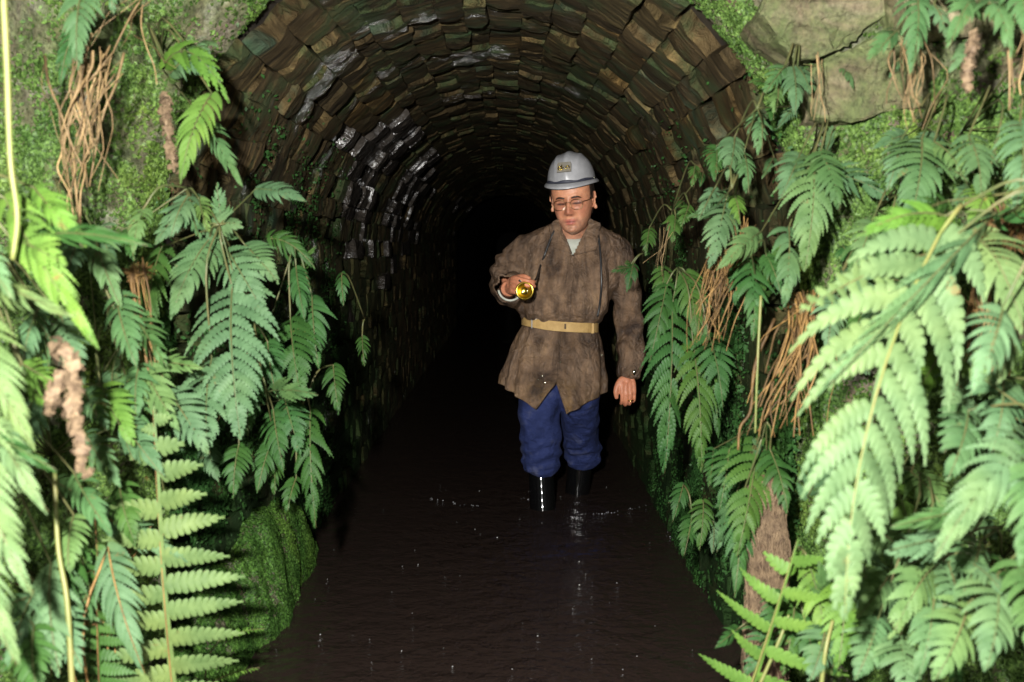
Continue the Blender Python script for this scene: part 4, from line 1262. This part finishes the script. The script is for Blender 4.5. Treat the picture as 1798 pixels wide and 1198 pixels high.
# raised hand (image left): fingers closed round the lamp
LAMP = np.array(at(921, 511, YM - .40))
PALL = np.array(at(902, 500, YM - .355))
knL = hand(WRL, PALL, (.12, -.25, 1), (.62, -.72, -.12), (-.75, -.62, .12), (.45, -.35, .65), (.5, .8, .6), (.052, .063, .067, .062), spread=.0168, r=.0078, palm=.85)
body_me = mb.mesh('person_body')
body_me = remeshed(body_me, .0034, 2, .35)
co = get_co(body_me); hl = Hinv(co)
base = np.array([.54, .255, .145])
tint = np.tile(base, (len(co), 1))
g2d = lambda x, z, sx, sz: np.exp(-((np.abs(hl[:, 0]) - x) / sx) ** 2 - ((hl[:, 2] - z) / sz) ** 2) * (hl[:, 1] < -.02)
def blend(w, c):
    global tint
    w = np.clip(w, 0, 1)[:, None]; tint = tint * (1 - w) + np.array(c) * w
isf = (np.linalg.norm(hl, axis=1) < .16).astype(float)
blend(isf * .55 * g2d(.045, -.03, .022, .022), (.46, .17, .11))
blend(isf * .6 * np.exp(-(hl[:, 0] / .014) ** 2 - ((hl[:, 2] + .035) / .016) ** 2) * (hl[:, 1] < -.09), (.47, .17, .11))
blend(isf * (.45 + .25 * wob(co, 160, 2)) * (hl[:, 2] < -.055) * np.clip((-.055 - hl[:, 2]) / .02, 0, 1) * (hl[:, 1] < .02), (.24, .145, .105))
lipw = (np.exp(-(hl[:, 0] / .021) ** 4 - ((hl[:, 2] + .0672) / .0048) ** 4) + np.exp(-(hl[:, 0] / .018) ** 4 - ((hl[:, 2] + .0782) / .0052) ** 4)) * (hl[:, 1] < -.07)
blend(isf * lipw * .8, (.42, .105, .085))
blend(isf * np.exp(-(hl[:, 0] / .023) ** 4 - ((hl[:, 2] + .0725) / .0020) ** 2) * (hl[:, 1] < -.07), (.12, .030, .025))
lash = g2d(.031, -.0060, .0150, .0036); blend(isf * lash * 2.2, (.022, .010, .008))
blend(isf * .6 * g2d(.031, .004, .019, .011), (.24, .085, .055))  # lid and socket shade painted into the skin tint
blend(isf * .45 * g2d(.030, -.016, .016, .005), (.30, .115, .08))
blend(isf * .5 * g2d(.012, -.036, .006, .010), (.33, .11, .07))  # shade beside the nose, also in the tint
blend(isf * np.exp(-((np.abs(hl[:, 0]) - .0075) / .0035) ** 2 - ((hl[:, 2] + .0475) / .0025) ** 2) * (hl[:, 1] < -.08), (.10, .03, .02))
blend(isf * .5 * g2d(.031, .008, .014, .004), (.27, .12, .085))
ishand = (co[:, 2] < 1.0) * 1.0
blend(ishand * .75, (.46, .18, .10))
nails = np.zeros(len(co))
att = body_me.color_attributes.new('tint', 'FLOAT_COLOR', 'POINT')
att.data.foreach_set('color', np.hstack([tint, np.ones((len(co), 1))]).astype(np.float32).ravel())
body = part('body', body_me, 'skin')

# eyes just under the lids, brows, hair
for s in (-1, 1):
    m_ = MB(); m_.ball(H([s * .031, -.0620, -.0035]), .0118, 16, 12); e = part('eye', m_.mesh('eye'), 'eye')
    m_ = MB(); m_.ball(H([s * .031 - .002, -.0705, -.0075]), .0052, 12, 8); part('iris', m_.mesh('iris'), 'iris', None)
    m_ = MB(); pts = [H([s * x, y, z]) for x, y, z in ((.013, -.0945, .0150), (.025, -.0955, .0185), (.038, -.0900, .0185), (.048, -.0800, .0130))]
    m_.tube(pts, [.0022, .0032, .0030, .0014], 8, 10, flat=(HR @ np.array([0, 1, 0]), .6)); part('eyebrow', m_.mesh('eyebrow'), 'hair')
hv2 = hv.copy(); keep = (hv2[:, 2] > -.055) & ((hv2[:, 1] > .0) | (hv2[:, 2] > .062)) & ~((hv2[:, 1] < .03) & (hv2[:, 2] < -.012)) | ((hv2[:, 1] > -.042) & (hv2[:, 2] > .000) & (np.abs(hv2[:, 0]) > .048)) | ((hv2[:, 1] > -.012) & (hv2[:, 1] < .004) & (hv2[:, 2] > -.035) & (np.abs(hv2[:, 0]) > .05)) | (hv2[:, 2] > .058)  # hair, plus a front fringe added to darken the strip under the brim
hv3 = hv2 * np.array([1.07, 1.06, 1.05]); hv3 += (.003 * wob(hv3, 90, 2))[:, None] * hv3 / (np.linalg.norm(hv3, axis=1)[:, None] + 1e-6)
hff = [f for f in hf if all(keep[i] for i in f)]
me = mesh_np('hair', H(hv3), hff); smooth(me)
bm = bmesh.new(); bm.from_mesh(me); bmesh.ops.delete(bm, geom=[v for v in bm.verts if not v.link_faces], context='VERTS'); bm.to_mesh(me); bm.free()
part('hair', me, 'hair')

# spectacles
sp_root_pts = []
fr_mb, ln_objs = MB(), []
for s in (-1, 1):
    c = np.array([s * .032, -.104, -.007])
    ring = []
    for a in np.linspace(0, 2 * math.pi, 25):
        ring.append(H(c + np.array([.0225 * math.copysign(abs(math.cos(a)) ** .75, math.cos(a)), .004 * abs(math.cos(a)) ** 2 * 1, .0185 * math.copysign(abs(math.sin(a)) ** .8, math.sin(a)) - .001])))
    fr_mb.tube(ring, [.00095] * 25, 6)
    fr_mb.tube([H(c + np.array([s * .0235, .004, .008])), H([s * .068, -.075, .002]), H([s * .080, .005, .004])], [.0011] * 3, 6, 10)
    lv = [H(c)] + [np.array(p) for p in ring[:-1]]
    lf = [(0, i + 1, (i + 1) % 24 + 1) for i in range(24)]
    ln_objs.append((lv, lf))
fr_mb.tube([H([-.011, -.105, -.001]), H([0, -.110, .002]), H([.011, -.105, -.001])], [.0010] * 3, 6, 8)
spec = part('spectacles', fr_mb.mesh('spectacles'), 'frame')
for lv, lf in ln_objs:
    me = mesh_np('lens', lv, lf); smooth(me); part('lens', me, 'lens', spec)

# helmet
def helmet():
    n, m = 72, 26
    rx, ry, hz = .0895, .117, .110
    V = []
    for j in range(m + 1):
        b = math.pi * .5 * j / m
        for i in range(n):
            a = 2 * math.pi * i / n
            x, y, z = math.sin(b) ** .82 * math.cos(a), math.sin(b) ** .82 * math.sin(a), math.cos(b)
            ridge = .006 * math.exp(-(x * rx / .012) ** 2) * (1 - (j / m) ** 4) + .0035 * math.exp(-((abs(x * rx) - .042) / .006) ** 2) * (1 - (j / m) ** 3)
            V.append((x * (rx + ridge), y * (ry + ridge), z * (hz + ridge)))
    F = []
    for j in range(m):
        for i in range(n):
            i2 = (i + 1) % n
            F.append((j * n + i, (j + 1) * n + i, (j + 1) * n + i2, j * n + i2))
    off = np.array([0, .006, .068])
    me = mesh_np('shell', H(np.array(V) + off), F); smooth(me)
    shell = part('helmet', me, 'helmet')
    # brim: gutter all round, peak in front
    V2, F2 = [], []
    prof = [(0.0, .006), (.005, .006), (.010, .001), (.013, -.004), (.012, -.007), (.007, -.004), (.0, -.002)]
    for i in range(n):
        a = 2 * math.pi * i / n
        dx, dy = math.cos(a), math.sin(a)
        peak = max(0, -dy) ** 3
        for (o_, z_) in prof:
            e = o_ * (1 + 1.35 * peak)
            V2.append((dx * (rx + e), dy * (ry + e), z_ - .010 * peak * (o_ / .013) - .004 * max(0, dy)))
    k = len(prof)
    for i in range(n):
        i2 = (i + 1) % n
        for q in range(k):
            q2 = (q + 1) % k
            F2.append((i * k + q, i2 * k + q, i2 * k + q2, i * k + q2))
    me = mesh_np('brim', H(np.array(V2) + off), F2); smooth(me); part('brim', me, 'helmet', shell)
    # shadow line above the brim, put in as a blue-black strip
    V3, F3 = [], []
    for i in range(n):
        a = 2 * math.pi * i / n; dx, dy = math.cos(a), math.sin(a)
        wv = .003 * math.sin(a * 7) * max(0, -dy)
        for (e, z_) in ((.0015, .004), (.0038, .006), (.0030, .012 + wv), (.0005, .014 + wv)):
            V3.append((dx * (rx + e - .0010 * (z_ > .01)), dy * (ry + e - .0012 * (z_ > .01)), z_))
    for i in range(n):
        i2 = (i + 1) % n
        for q in range(3): F3.append((i * 4 + q, i2 * 4 + q, i2 * 4 + q + 1, i * 4 + q + 1))
    me = mesh_np('shade_seep_band', H(np.array(V3) + off), F3); smooth(me); part('shade_seep_band', me, 'shade_seep_band', shell)
    # lamp bracket on the front: plate, two looped lugs and a bright stud between them
    tl = math.radians(33)
    c = np.array([.0, -.1125, .128]); up = np.array([0, math.sin(tl), math.cos(tl)]); out = np.array([0, -math.cos(tl), math.sin(tl)]); rt = np.array([1., 0, 0])
    pm = MB()
    Mx = np.stack([rt, out, up], 1)
    pm.box(H(c), (.027, .002, .017), HR @ Mx)
    pm.box(H(c + up * .019), (.024, .003, .0035), HR @ Mx)
    br = part('lamp_bracket', pm.mesh('lamp_bracket', False), 'plate', shell)
    for sx in (-1, 1):
        lp = MB(); cc = c + rt * sx * .0145 + out * .005 - up * .003
        lp.tube([H(cc + rt * .0062 * math.cos(a) + up * .0075 * math.sin(a)) for a in np.linspace(-.6 if sx > 0 else 0, math.pi + .6 if sx > 0 else 6.1, 14)], [.0021] * 14, 6)
        if sx < 0: lp.tube([H(cc + rt * .0068 - up * .008), H(cc + rt * .0068 + up * .013)], [.0021] * 2, 6, 4)
        part('lug', lp.mesh('lug'), 'brass', shell)
    st = MB(); st.ball(H(c + out * .006 - up * .004), .0045, 12, 8); part('stud', st.mesh('stud'), 'chrome', shell)
    for sx in (1,):
        st = MB(); st.ball(H(off + np.array([sx * .093, -.03, .012])), .0040, 10, 7); part('rivet', st.mesh('rivet'), 'chrome', shell)
helmet()

# ---- coat
def thickened(me, th):
    o = bpy.data.objects.new('tmp', me); COL.objects.link(o)
    m = o.modifiers.new('s', 'SOLIDIFY'); m.thickness = th; m.offset = -1; m.use_even_offset = False
    dg = bpy.context.evaluated_depsgraph_get()
    out = bpy.data.meshes.new_from_object(o.evaluated_get(dg)); bpy.data.objects.remove(o); smooth(out)
    return out
def ring_px(py, xl, xr, Yc, hd, n=72, pw=.85, dy=0):
    a, b = np.array(at(xl, py, Yc)), np.array(at(xr, py, Yc)); c = (a + b) / 2; hw = np.linalg.norm(b - a) / 2
    th = np.linspace(0, 2 * math.pi, n, endpoint=False)
    cs, sn = np.cos(th), np.sin(th)
    x = c[0] + hw * np.sign(cs) * np.abs(cs) ** pw; y = c[1] - hd * np.sign(sn) * np.abs(sn) ** pw
    return np.stack([x, y, np.full(n, c[2]) + dy], 1)
mb = MB()
rows = [(388, 982, 1036, YM - .02, .066), (397, 962, 1050, YM - .02, .078), (406, 940, 1066, YM - .01, .088), (416, 917, 1084, YM - .005, .098), (428, 902, 1096, YM, .108),
        (446, 903, 1098, YM, .118), (470, 902, 1094, YM, .135), (500, 905, 1084, YM - .005, .142), (528, 908, 1072, YM - .01, .144), (546, 911, 1066, YM - .015, .140), (556, 915, 1060, YM - .01, .128),
        (569, 921, 1048, YM, .118), (580, 922, 1046, YM, .112)]
mb.loft([ring_px(*r) for r in rows][::-1])
mb.tube([np.array(at(930, 440, YM)), SHL + np.array([.01, 0, .0]), np.array(at(892, 478, YM - .01)), ELL + np.array([.004, .02, 0]), np.array(at(894, 508, YM - .13)), np.array(at(894, 508, YM - .24))],
        [.060, .068, .069, .069, .064, .060], 24, 26)
mb.tube([np.array(at(1070, 440, YM)), SHR + np.array([-.01, 0, 0]), np.array(at(1096, 500, YM + .02)), np.array(at(1104, 560, YM + .03)), np.array(at(1107, 620, YM)), np.array(at(1104, 664, YM - .035))],
        [.060, .066, .060, .054, .053, .046], 24, 30)
cm = remeshed(mb.mesh('coat'), .0065, 6, .5)
co = get_co(cm); no = get_no(cm)
px_, py_ = topx(co)
# cloth folds: long drapes from the shoulders, tight gathers above the belt, creases across the sleeves
fold = .0055 * wob(co * np.array([1, 1, .22]), 22, 2) + .004 * wob(co, 11, 3)
fold += .007 * (.45 - np.abs(wob(co * np.array([1, 1, .45]) + 3, 15, 2))) + .004 * (.45 - np.abs(wob(co + 9, 30, 2)))
gath = np.exp(-((py_ - 556) / 20) ** 2) * (px_ > 905) * (px_ < 1075)
fold += gath * .0045 * np.sin(co[:, 0] * 105 + 3.0 * wob(co, 12, 2))
diag = (np.abs(px_ - 985) < 95) * np.exp(-((py_ - 490) / 60) ** 2)
fold += diag * .0055 * np.sin((px_ * .10 + np.abs(px_ - 1000) * .06 - py_ * .05) + 1.6 * wob(co, 9, 2))
slv = (px_ > 1072) * (py_ > 470)
fold += slv * .0042 * np.sin(py_ * .13 + px_ * .08 + 3.2 * wob(co, 8, 2))
slv2 = (px_ < 915) * (py_ > 440)
fold += slv2 * .006 * np.sin(py_ * .2 - px_ * .13 + 1.5 * wob(co, 12, 2))
fold -= .012 * np.exp(-((px_ - 1072) / 6) ** 2) * (py_ > 455) * (py_ < 560)      # seam where the sleeve meets the side
fold -= .008 * np.exp(-((px_ - 1004 - (py_ - 445) * .0) / 3) ** 2) * (py_ > 445) * (py_ < 560) * (no[:, 1] < 0)
set_co(cm, co + no * fold[:, None])
# open neck
co = get_co(cm); px_, py_ = topx(co); no = get_no(cm)
def in_v(x, y):
    t = np.clip((446 - y) / 56, 0, 2)
    return (y < 446) & (x > 1005 - 24 * t) & (x < 1005 + 30 * t)
bm = bmesh.new(); bm.from_mesh(cm); bm.verts.ensure_lookup_table()
kill = [v for v in bm.verts if in_v(px_[v.index], py_[v.index]) and v.co.y < YM - .0]
top = [v for v in bm.verts if py_[v.index] < 391]
# cuff ends are open
c1 = np.array(at(894, 508, YM - .24)); 
cuffs = [v for v in bm.verts if v.co.y < YM - .246 and px_[v.index] < 940] + [v for v in bm.verts if px_[v.index] > 1075 and py_[v.index] > 667.5]
bmesh.ops.delete(bm, geom=list(set(kill + top + cuffs)), context='VERTS')
bm.to_mesh(cm); bm.free()
cm = thickened(cm, .004)

# skirt of the coat: waist -> hem, split in front
def lerp(a, b, t): return a + (b - a) * t
cols = []
nA, nR = 96, 30
for i in range(nA + 1):
    s = i / nA                       # 0 = left flap edge, ->left side->back->right side -> 1 = right flap edge
    ang = math.pi / 2 + 2 * math.pi * s   # front(-y) at s=0 and 1
    wl, wr = np.array(at(921, 572, YM)), np.array(at(1047, 580, YM))
    c = (wl + wr) / 2; hw = (wr - wl)[0] / 2
    top = np.array([c[0] + hw * math.cos(ang) * 1.0, c[1] - .116 * math.sin(ang), c[2] + (wl[2] - c[2]) * -math.cos(ang) * 1.0])
    # hem: pixel outline for the front half, mirrored behind
    def hemf(s):
        if s < .27:
            t = s / .27; return lerp(941, 880, t ** .9), lerp(719, 673, t), lerp(YM - .165, YM - .02, t ** 1.6)
        if s > .73:
            t = (1 - s) / .27; return lerp(994, 1062, t ** .9), lerp(727, 688, t), lerp(YM - .170, YM - .02, t ** 1.6)
        t = (s - .27) / .46
        a = math.pi * t
        return lerp(880, 1062, .5 - .5 * math.cos(a)), lerp(673, 688, t) + 8 * math.sin(a), YM - .02 + .17 * math.sin(a)
    hx, hy, hY = hemf(s)
    bot = np.array(at(hx, hy, hY))
    pts = []
    for j in range(nR + 1):
        t = j / nR
        # flap edges run together to the top of the split, then part
        e = min(s, 1 - s)
        mid_t = .63
        mx_, my_ = 976, 672
        mY = YM - .150
        M0 = np.array(at(mx_, my_, mY))
        straight = top * (1 - t) + bot * t
        belly = np.array([0, -.02 * math.sin(math.pi * t) * max(0, math.sin(ang)), 0]) + np.array([.012 * math.sin(math.pi * t) * math.cos(ang), 0, 0])
        p = straight + belly
        if t < mid_t: q = top * (1 - t / mid_t) + M0 * (t / mid_t)
        else: q = M0 * (1 - (t - mid_t) / (1 - mid_t)) + bot * ((t - mid_t) / (1 - mid_t))
        w = max(0, 1 - e / .16) ** 1.3
        pts.append(p * (1 - w) + q * w)
    cols.append(pts)
G = np.array(cols)
Tt = np.linspace(0, 1, nR + 1)[None, :]
Ss = np.linspace(0, 1, nA + 1)[:, None]
fx = np.sin(Ss * 70 + 1.5 * np.sin(Ss * 23 + 2) + .6 * wob(G, 8, 2)) * .0075 * (.35 + Tt * 1.0) * np.exp(-Tt * .6)
cen = G.mean(0, keepdims=True); dirn = G - cen; dirn[..., 2] = 0; dirn /= np.linalg.norm(dirn, axis=-1, keepdims=True) + 1e-6
G = G + dirn * (fx + .007 * wob(G, 10, 3) + .007 * (.4 - np.abs(wob(G + 4, 16, 2))) + .004 * wob(G, 26, 2))[..., None]
Fk = [(i * (nR + 1) + j, i * (nR + 1) + j + 1, (i + 1) * (nR + 1) + j + 1, (i + 1) * (nR + 1) + j) for i in range(nA) for j in range(nR)]
sk = mesh_np('skirt', G.reshape(-1, 3), Fk)
bm = bmesh.new(); bm.from_mesh(sk); bmesh.ops.subdivide_edges(bm, edges=bm.edges[:], cuts=1, use_grid_fill=True); bmesh.ops.solidify(bm, geom=bm.faces[:], thickness=.005); bm.to_mesh(sk); bm.free()
bm = bmesh.new(); bm.from_mesh(cm); bm.from_mesh(sk); bm.to_mesh(cm); bm.free()
smooth(cm)
CW = BVHTree.FromPolygons([tuple(v) for v in get_co(cm)], [tuple(p.vertices) for p in cm.polygons])
def on_coat(px, py, off=.004, fb=YM - .14):
    o = Vector((0, 0, CAMZ)); d = (at(px, py, 3) - o).normalized()
    h, nn, i, dist = CW.ray_cast(o, d)
    return np.array(h - d * off) if h is not None else np.array(at(px, py, fb))
coat = part('coat', cm, 'coat')

# shirt seen in the open neck
mb = MB()
mb.loft([ring_px(py, xl, xr, Yc, hd, 40) for py, xl, xr, Yc, hd in ((470, 930, 1070, YM, .11), (448, 930, 1075, YM - .005, .100), (434, 955, 1055, YM - .01, .092), (424, 972, 1040, YM - .015, .080), (417, 980, 1032, YM - .015, .066))])
part('shirt', mb.mesh('shirt'), 'shirt')

# collar leaves, laid over the coat front
def leaf_patch(name, quad, off, mat, nu=8, nv=10, th=.004, parent=None, Yfix=None):
    """quad in px: 4 corners (a top-inner, b top-outer, c bottom-outer, d bottom-inner)"""
    a, b, c, d = [np.array(q, float) for q in quad]
    V = []
    for j in range(nv + 1):
        for i in range(nu + 1):
            u, v = i / nu, j / nv
            p = (a * (1 - u) + b * u) * (1 - v) + (d * (1 - u) + c * u) * v
            V.append(on_coat(p[0], p[1], off) if Yfix is None else np.array(at(p[0], p[1], Yfix)))
    V = np.array(V).reshape(nv + 1, nu + 1, 3)
    # relax the depth so the leaf stays a sheet
    for _ in range(6):
        Y = V[..., 1]; P = np.pad(Y, 1, mode='edge')
        V[..., 1] = np.minimum(Y, (P[:-2, 1:-1] + P[2:, 1:-1] + P[1:-1, :-2] + P[1:-1, 2:]) / 4)
    F = [(j * (nu + 1) + i, j * (nu + 1) + i + 1, (j + 1) * (nu + 1) + i + 1, (j + 1) * (nu + 1) + i) for j in range(nv) for i in range(nu)]
    me = mesh_np(name, V.reshape(-1, 3), F)
    bm = bmesh.new(); bm.from_mesh(me); bmesh.ops.solidify(bm, geom=bm.faces[:], thickness=th); bmesh.ops.recalc_face_normals(bm, faces=bm.faces[:]); bm.to_mesh(me); bm.free(); smooth(me)
    co = get_co(me); set_co(me, co - ROOT)
    return link(name, me, M[mat], parent)
leaf_patch('collar', [(982, 384), (962, 396), (972, 436), (1004, 446)], .010, 'coat', parent=coat)
leaf_patch('collar', [(1036, 384), (1054, 392), (1048, 440), (1008, 448)], .010, 'coat', parent=coat)
leaf_patch('pocket_flap', [(935, 625), (1048, 625), (1048, 629), (935, 629)], .003, 'coat', parent=coat, th=.002) if False else None
leaf_patch('placket', [(999, 449), (1009, 449), (1001, 550), (990, 550)], .0035, 'coat', parent=coat, th=.003, nu=5, nv=40)
# buttons and studs
for (bx, by) in ((945, 667), (952, 660), (957, 672), (1057, 624), (984, 636), (1006, 449)):
    m_ = MB(); m_.ball(on_coat(bx, by, .002), .0050, 10, 7); part('button', m_.mesh('button'), 'chrome' if by > 600 else 'cable', coat)
m_ = MB(); m_.ball(on_coat(1113, 654, .003), (.008, .006, .012), 10, 7); part('cuff_stud', m_.mesh('cuff_stud'), 'chrome', coat)
# pale lining turned out at the raised cuff
th = np.linspace(math.pi * 1.05, math.pi * 1.85, 30)
cuffc = np.array(at(896, 507, YM - .25))
m_ = MB(); m_.tube([cuffc + np.array([.044 * math.cos(a), 0, .044 * math.sin(a)]) for a in th], [.0042] * 30, 8); part('cuff_lining', m_.mesh('cuff_lining'), 'shirt', coat)

# belt with keeper, buckle and free end
def belt():
    n = 72; V, F = [], []
    L_, R_ = np.array(at(918, 562, YM)), np.array(at(1048, 575, YM)); c = (L_ + R_) / 2; hw = (R_ - L_)[0] / 2 + .002
    for i in range(n):
        a = 2 * math.pi * i / n
        cx_, sx_ = math.cos(a), math.sin(a)
        x = c[0] + hw * math.copysign(abs(cx_) ** .85, cx_); y = c[1] - .134 * math.copysign(abs(sx_) ** .85, sx_)
        z = c[2] + (R_[2] - L_[2]) / 2 * cx_ + .002 * math.sin(3 * a)
        for e, dz in ((0, -.0195), (.004, -.0185), (.004, .0185), (0, .0195)):
            V.append((x + e * cx_, y - e * sx_, z + dz))
    for i in range(n):
        i2 = (i + 1) % n
        for q in range(4): F.append((i * 4 + q, i2 * 4 + q, i2 * 4 + (q + 1) % 4, i * 4 + (q + 1) % 4))
    me = mesh_np('belt', V, F); smooth(me, False)
    b = part('belt', me, 'belt')
    def on(px, extra=0.0):
        x = at(px, 570, YM - .12)[0]; cc = max(-1, min(1, (x - c[0]) / hw)); cc = math.copysign(abs(cc) ** (1 / .85), cc)
        s = math.sqrt(max(0, 1 - cc * cc)) ** .85
        return np.array([x, c[1] - (.138 + extra) * s, c[2] + (R_[2] - L_[2]) / 2 * cc])
    for px, w, m, nm in ((934, .0022, 'cable', 'keeper'), (992, .0035, 'stalk_brown', 'eyelet')):
        k = MB(); k.box(on(px, .002), (w, .004, .021 if nm == 'keeper' else .010)); part(nm, k.mesh(nm, False), m, b)
    k = MB(); k.box(on(1041, .003), (.006, .004, .0195)); part('belt_tip', k.mesh('belt_tip', False), 'belt', b)
    k = MB(); k.ball(on(941, .003) + np.array([0, 0, .014]), .0038, 10, 7); part('stud', k.mesh('stud'), 'chrome', b)
belt()

# trousers, bagged over the boot tops
mb = MB()
mb.tube([np.array(at(962, 640, YM)), np.array(at(947, 690, YM - .01)), np.array(at(949, 750, YM - .02)), np.array(at(950, 800, YM + .02)), np.array(at(950, 818, YM + .035)), np.array(at(950, 826, YM + .04))],
        [.088, .088, .079, .077, .074, .062], 28, 30)
mb.tube([np.array(at(996, 640, YM)), np.array(at(1014, 690, YM - .01)), np.array(at(1018, 745, YM + .14)), np.array(at(1022, 788, YM + .27)), np.array(at(1021, 803, YM + .29)), np.array(at(1020, 812, YM + .30))],
        [.088, .086, .075, .078, .075, .062], 28, 30)
tm = remeshed(mb.mesh('trousers'), .005, 4, .5)
co = get_co(tm); no = get_no(tm); px_, py_ = topx(co)
f = .006 * wob(co, 12, 3) + .008 * (.45 - np.abs(wob(co * np.array([1, 1, .8]) + 2, 14, 2))) + .004 * (.45 - np.abs(wob(co + 6, 28, 2)))
bag = np.exp(-((py_ - 800) / 24) ** 2)
f += bag * .005 * np.sin(py_ * .30 + px_ * .1 + 4.2 * wob(co, 7, 2)) + (1 - bag) * .004 * np.sin(py_ * .12 + px_ * .12 + 2 * wob(co, 7, 2))
set_co(tm, co + no * f[:, None]); part('trousers', tm, 'denim')

# rubber boots
for (kn, an, top_c) in ((KNL, ANL, at(949, 812, YM + .045)), (KNR, ANR, at(1019, 800, YM + .30))):
    m_ = MB(); t = np.array(top_c)
    m_.tube([t, t * .6 + an * .4, an + np.array([0, 0, .06]), an + np.array([0, .0, -.02])], [.050, .053, .050, .050], 24, 22)
    m_.tube([an + np.array([0, .045, -.045]), an + np.array([0, -.06, -.04]), an + np.array([0, -.175, -.055])], [.045, .046, .036], 18, 14)
    bm_ = remeshed(m_.mesh('boot'), .006, 5, .5); part('boot', bm_, 'rubber')

# ring on the hanging hand
m_ = MB(); c = knR[1] + np.array([.0, -.002, -.022]); m_.tube([c + np.array([.0105 * math.cos(a), .0105 * math.sin(a), .001 * math.sin(a)]) for a in np.linspace(0, 6.2832, 18)], [.0026] * 18, 6); part('finger_ring', m_.mesh('finger_ring'), 'gold')

# ---- the brass cap lamp held in the raised hand, with its cable round the neck
lamp = empty('cap_lamp', LAMP, 'brass cap lamp held in the raised hand, black cable looped round the neck', 'lamp')
LO = np.array(lamp.location)
ax = np.array([.12, -1, .10]); ax /= np.linalg.norm(ax)
u = np.cross(ax, [0, 0, 1]); u /= np.linalg.norm(u); w = np.cross(u, ax)
def disc(prof, n=36):
    rings = []
    for (r, d) in prof:
        rings.append(np.array([u * r * math.cos(a) + w * r * math.sin(a) + ax * d for a in np.linspace(0, 2 * math.pi, n, endpoint=False)]))
    m_ = MB(); m_.loft(rings); return m_
link('housing', disc([(.018, -.040), (.027, -.030), (.030, -.008), (.0335, -.002), (.0335, .006), (.031, .009), (.0275, .009), (.0255, .004)]).mesh('housing'), M['brass'], lamp)
link('reflector', disc([(.0262, .0045), (.0215, -.002), (.014, -.010), (.006, -.016), (.002, -.017)]).mesh('reflector'), M['brass'], lamp)
b_ = MB(); b_.ball(ax * -.004, (.0055, .0075, .0055), 12, 8); link('bulb', b_.mesh('bulb'), M['chrome'], lamp)
for s in (-1, 1):
    b_ = MB(); b_.tube([u * s * .012 + ax * .004 + w * .010, u * s * .009 + ax * .006 - w * .002, u * s * .013 + ax * .004 - w * .012], [.002] * 3, 6, 8); link('clip', b_.mesh('clip'), M['chrome'], lamp)
b_ = MB(); b_.tube([u * -.0 + w * .030 + ax * -.01, w * .040 + u * .018 + ax * -.008], [.008, .006], 8, 4); link('cable_gland', b_.mesh('cable_gland'), M['cable'], lamp)
cp = [LO + w * .038 + u * .016 + ax * -.008, np.array(at(938, 494, YM - .34))]
cp += [on_coat(x, y, .007) for x, y in ((948, 470), (957, 446), (966, 422), (975, 402))]
cp += [np.array(at(984, 388, YM - .05)), np.array(at(1004, 384, YM + .09)), np.array(at(1034, 384, YM - .03))]
cp += [on_coat(x, y, .007) for x, y in ((1047, 398), (1052, 425), (1055, 460), (1056, 500), (1053, 535), (1049, 556))]
b_ = MB(); b_.tube([p - LO for p in cp], [.0044] * len(cp), 8, 90); link('cable', b_.mesh('cable'), M['cable'], lamp)

# ------------------------------------------------------------------ flecks and froth on the water
rg = np.random.default_rng(8)
mb = MB()
for i in range(110):
    y = 2.35 + 2.6 * rg.random() ** 2.2; x = XC + rg.uniform(-.63, .63)
    r = rg.choice([.0008, .0012, .0018], p=[.65, .28, .07])
    mb.ball((x, y, .001), (r * rg.uniform(.8, 1.8), r, r * .7), 5, 3)
o = link('floating_flecks', mb.mesh('flecks', False), simple('pale_froth', (.62, .62, .60), .4)); tag(o, 'tiny pale flecks floating on the dark water', 'flecks', kind='stuff')
mb = MB()
def froth(px0, py0, px1, py1, n, sp):
    for i in range(n):
        t = rg.random(); px = lerp(px0, px1, t); py = lerp(py0, py1, t) + rg.normal(0, sp)
        Y = CAMZ * 0 + 0
        d = at(px, py, 1.0) - Vector((0, 0, CAMZ)); k = -CAMZ / d.z; p = Vector((0, 0, CAMZ)) + d * k
        r = rg.uniform(.0008, .0024)
        mb.ball((p.x, p.y, .002), (r, r, r), 7, 5)
froth(755, 876, 800, 884, 11, .8); froth(790, 884, 842, 890, 9, .6); froth(1040, 904, 1090, 900, 22, 1.2); froth(1080, 901, 1145, 886, 8, .8)
froth(910, 874, 930, 878, 4, 1); froth(1165, 930, 1190, 960, 5, 3)
o = link('froth', mb.mesh('froth'), simple('bubble_film', (.30, .30, .31), .05, spec=.9)); tag(o, 'thin broken line of bubbles on the ripple round the wader', 'froth', kind='stuff')
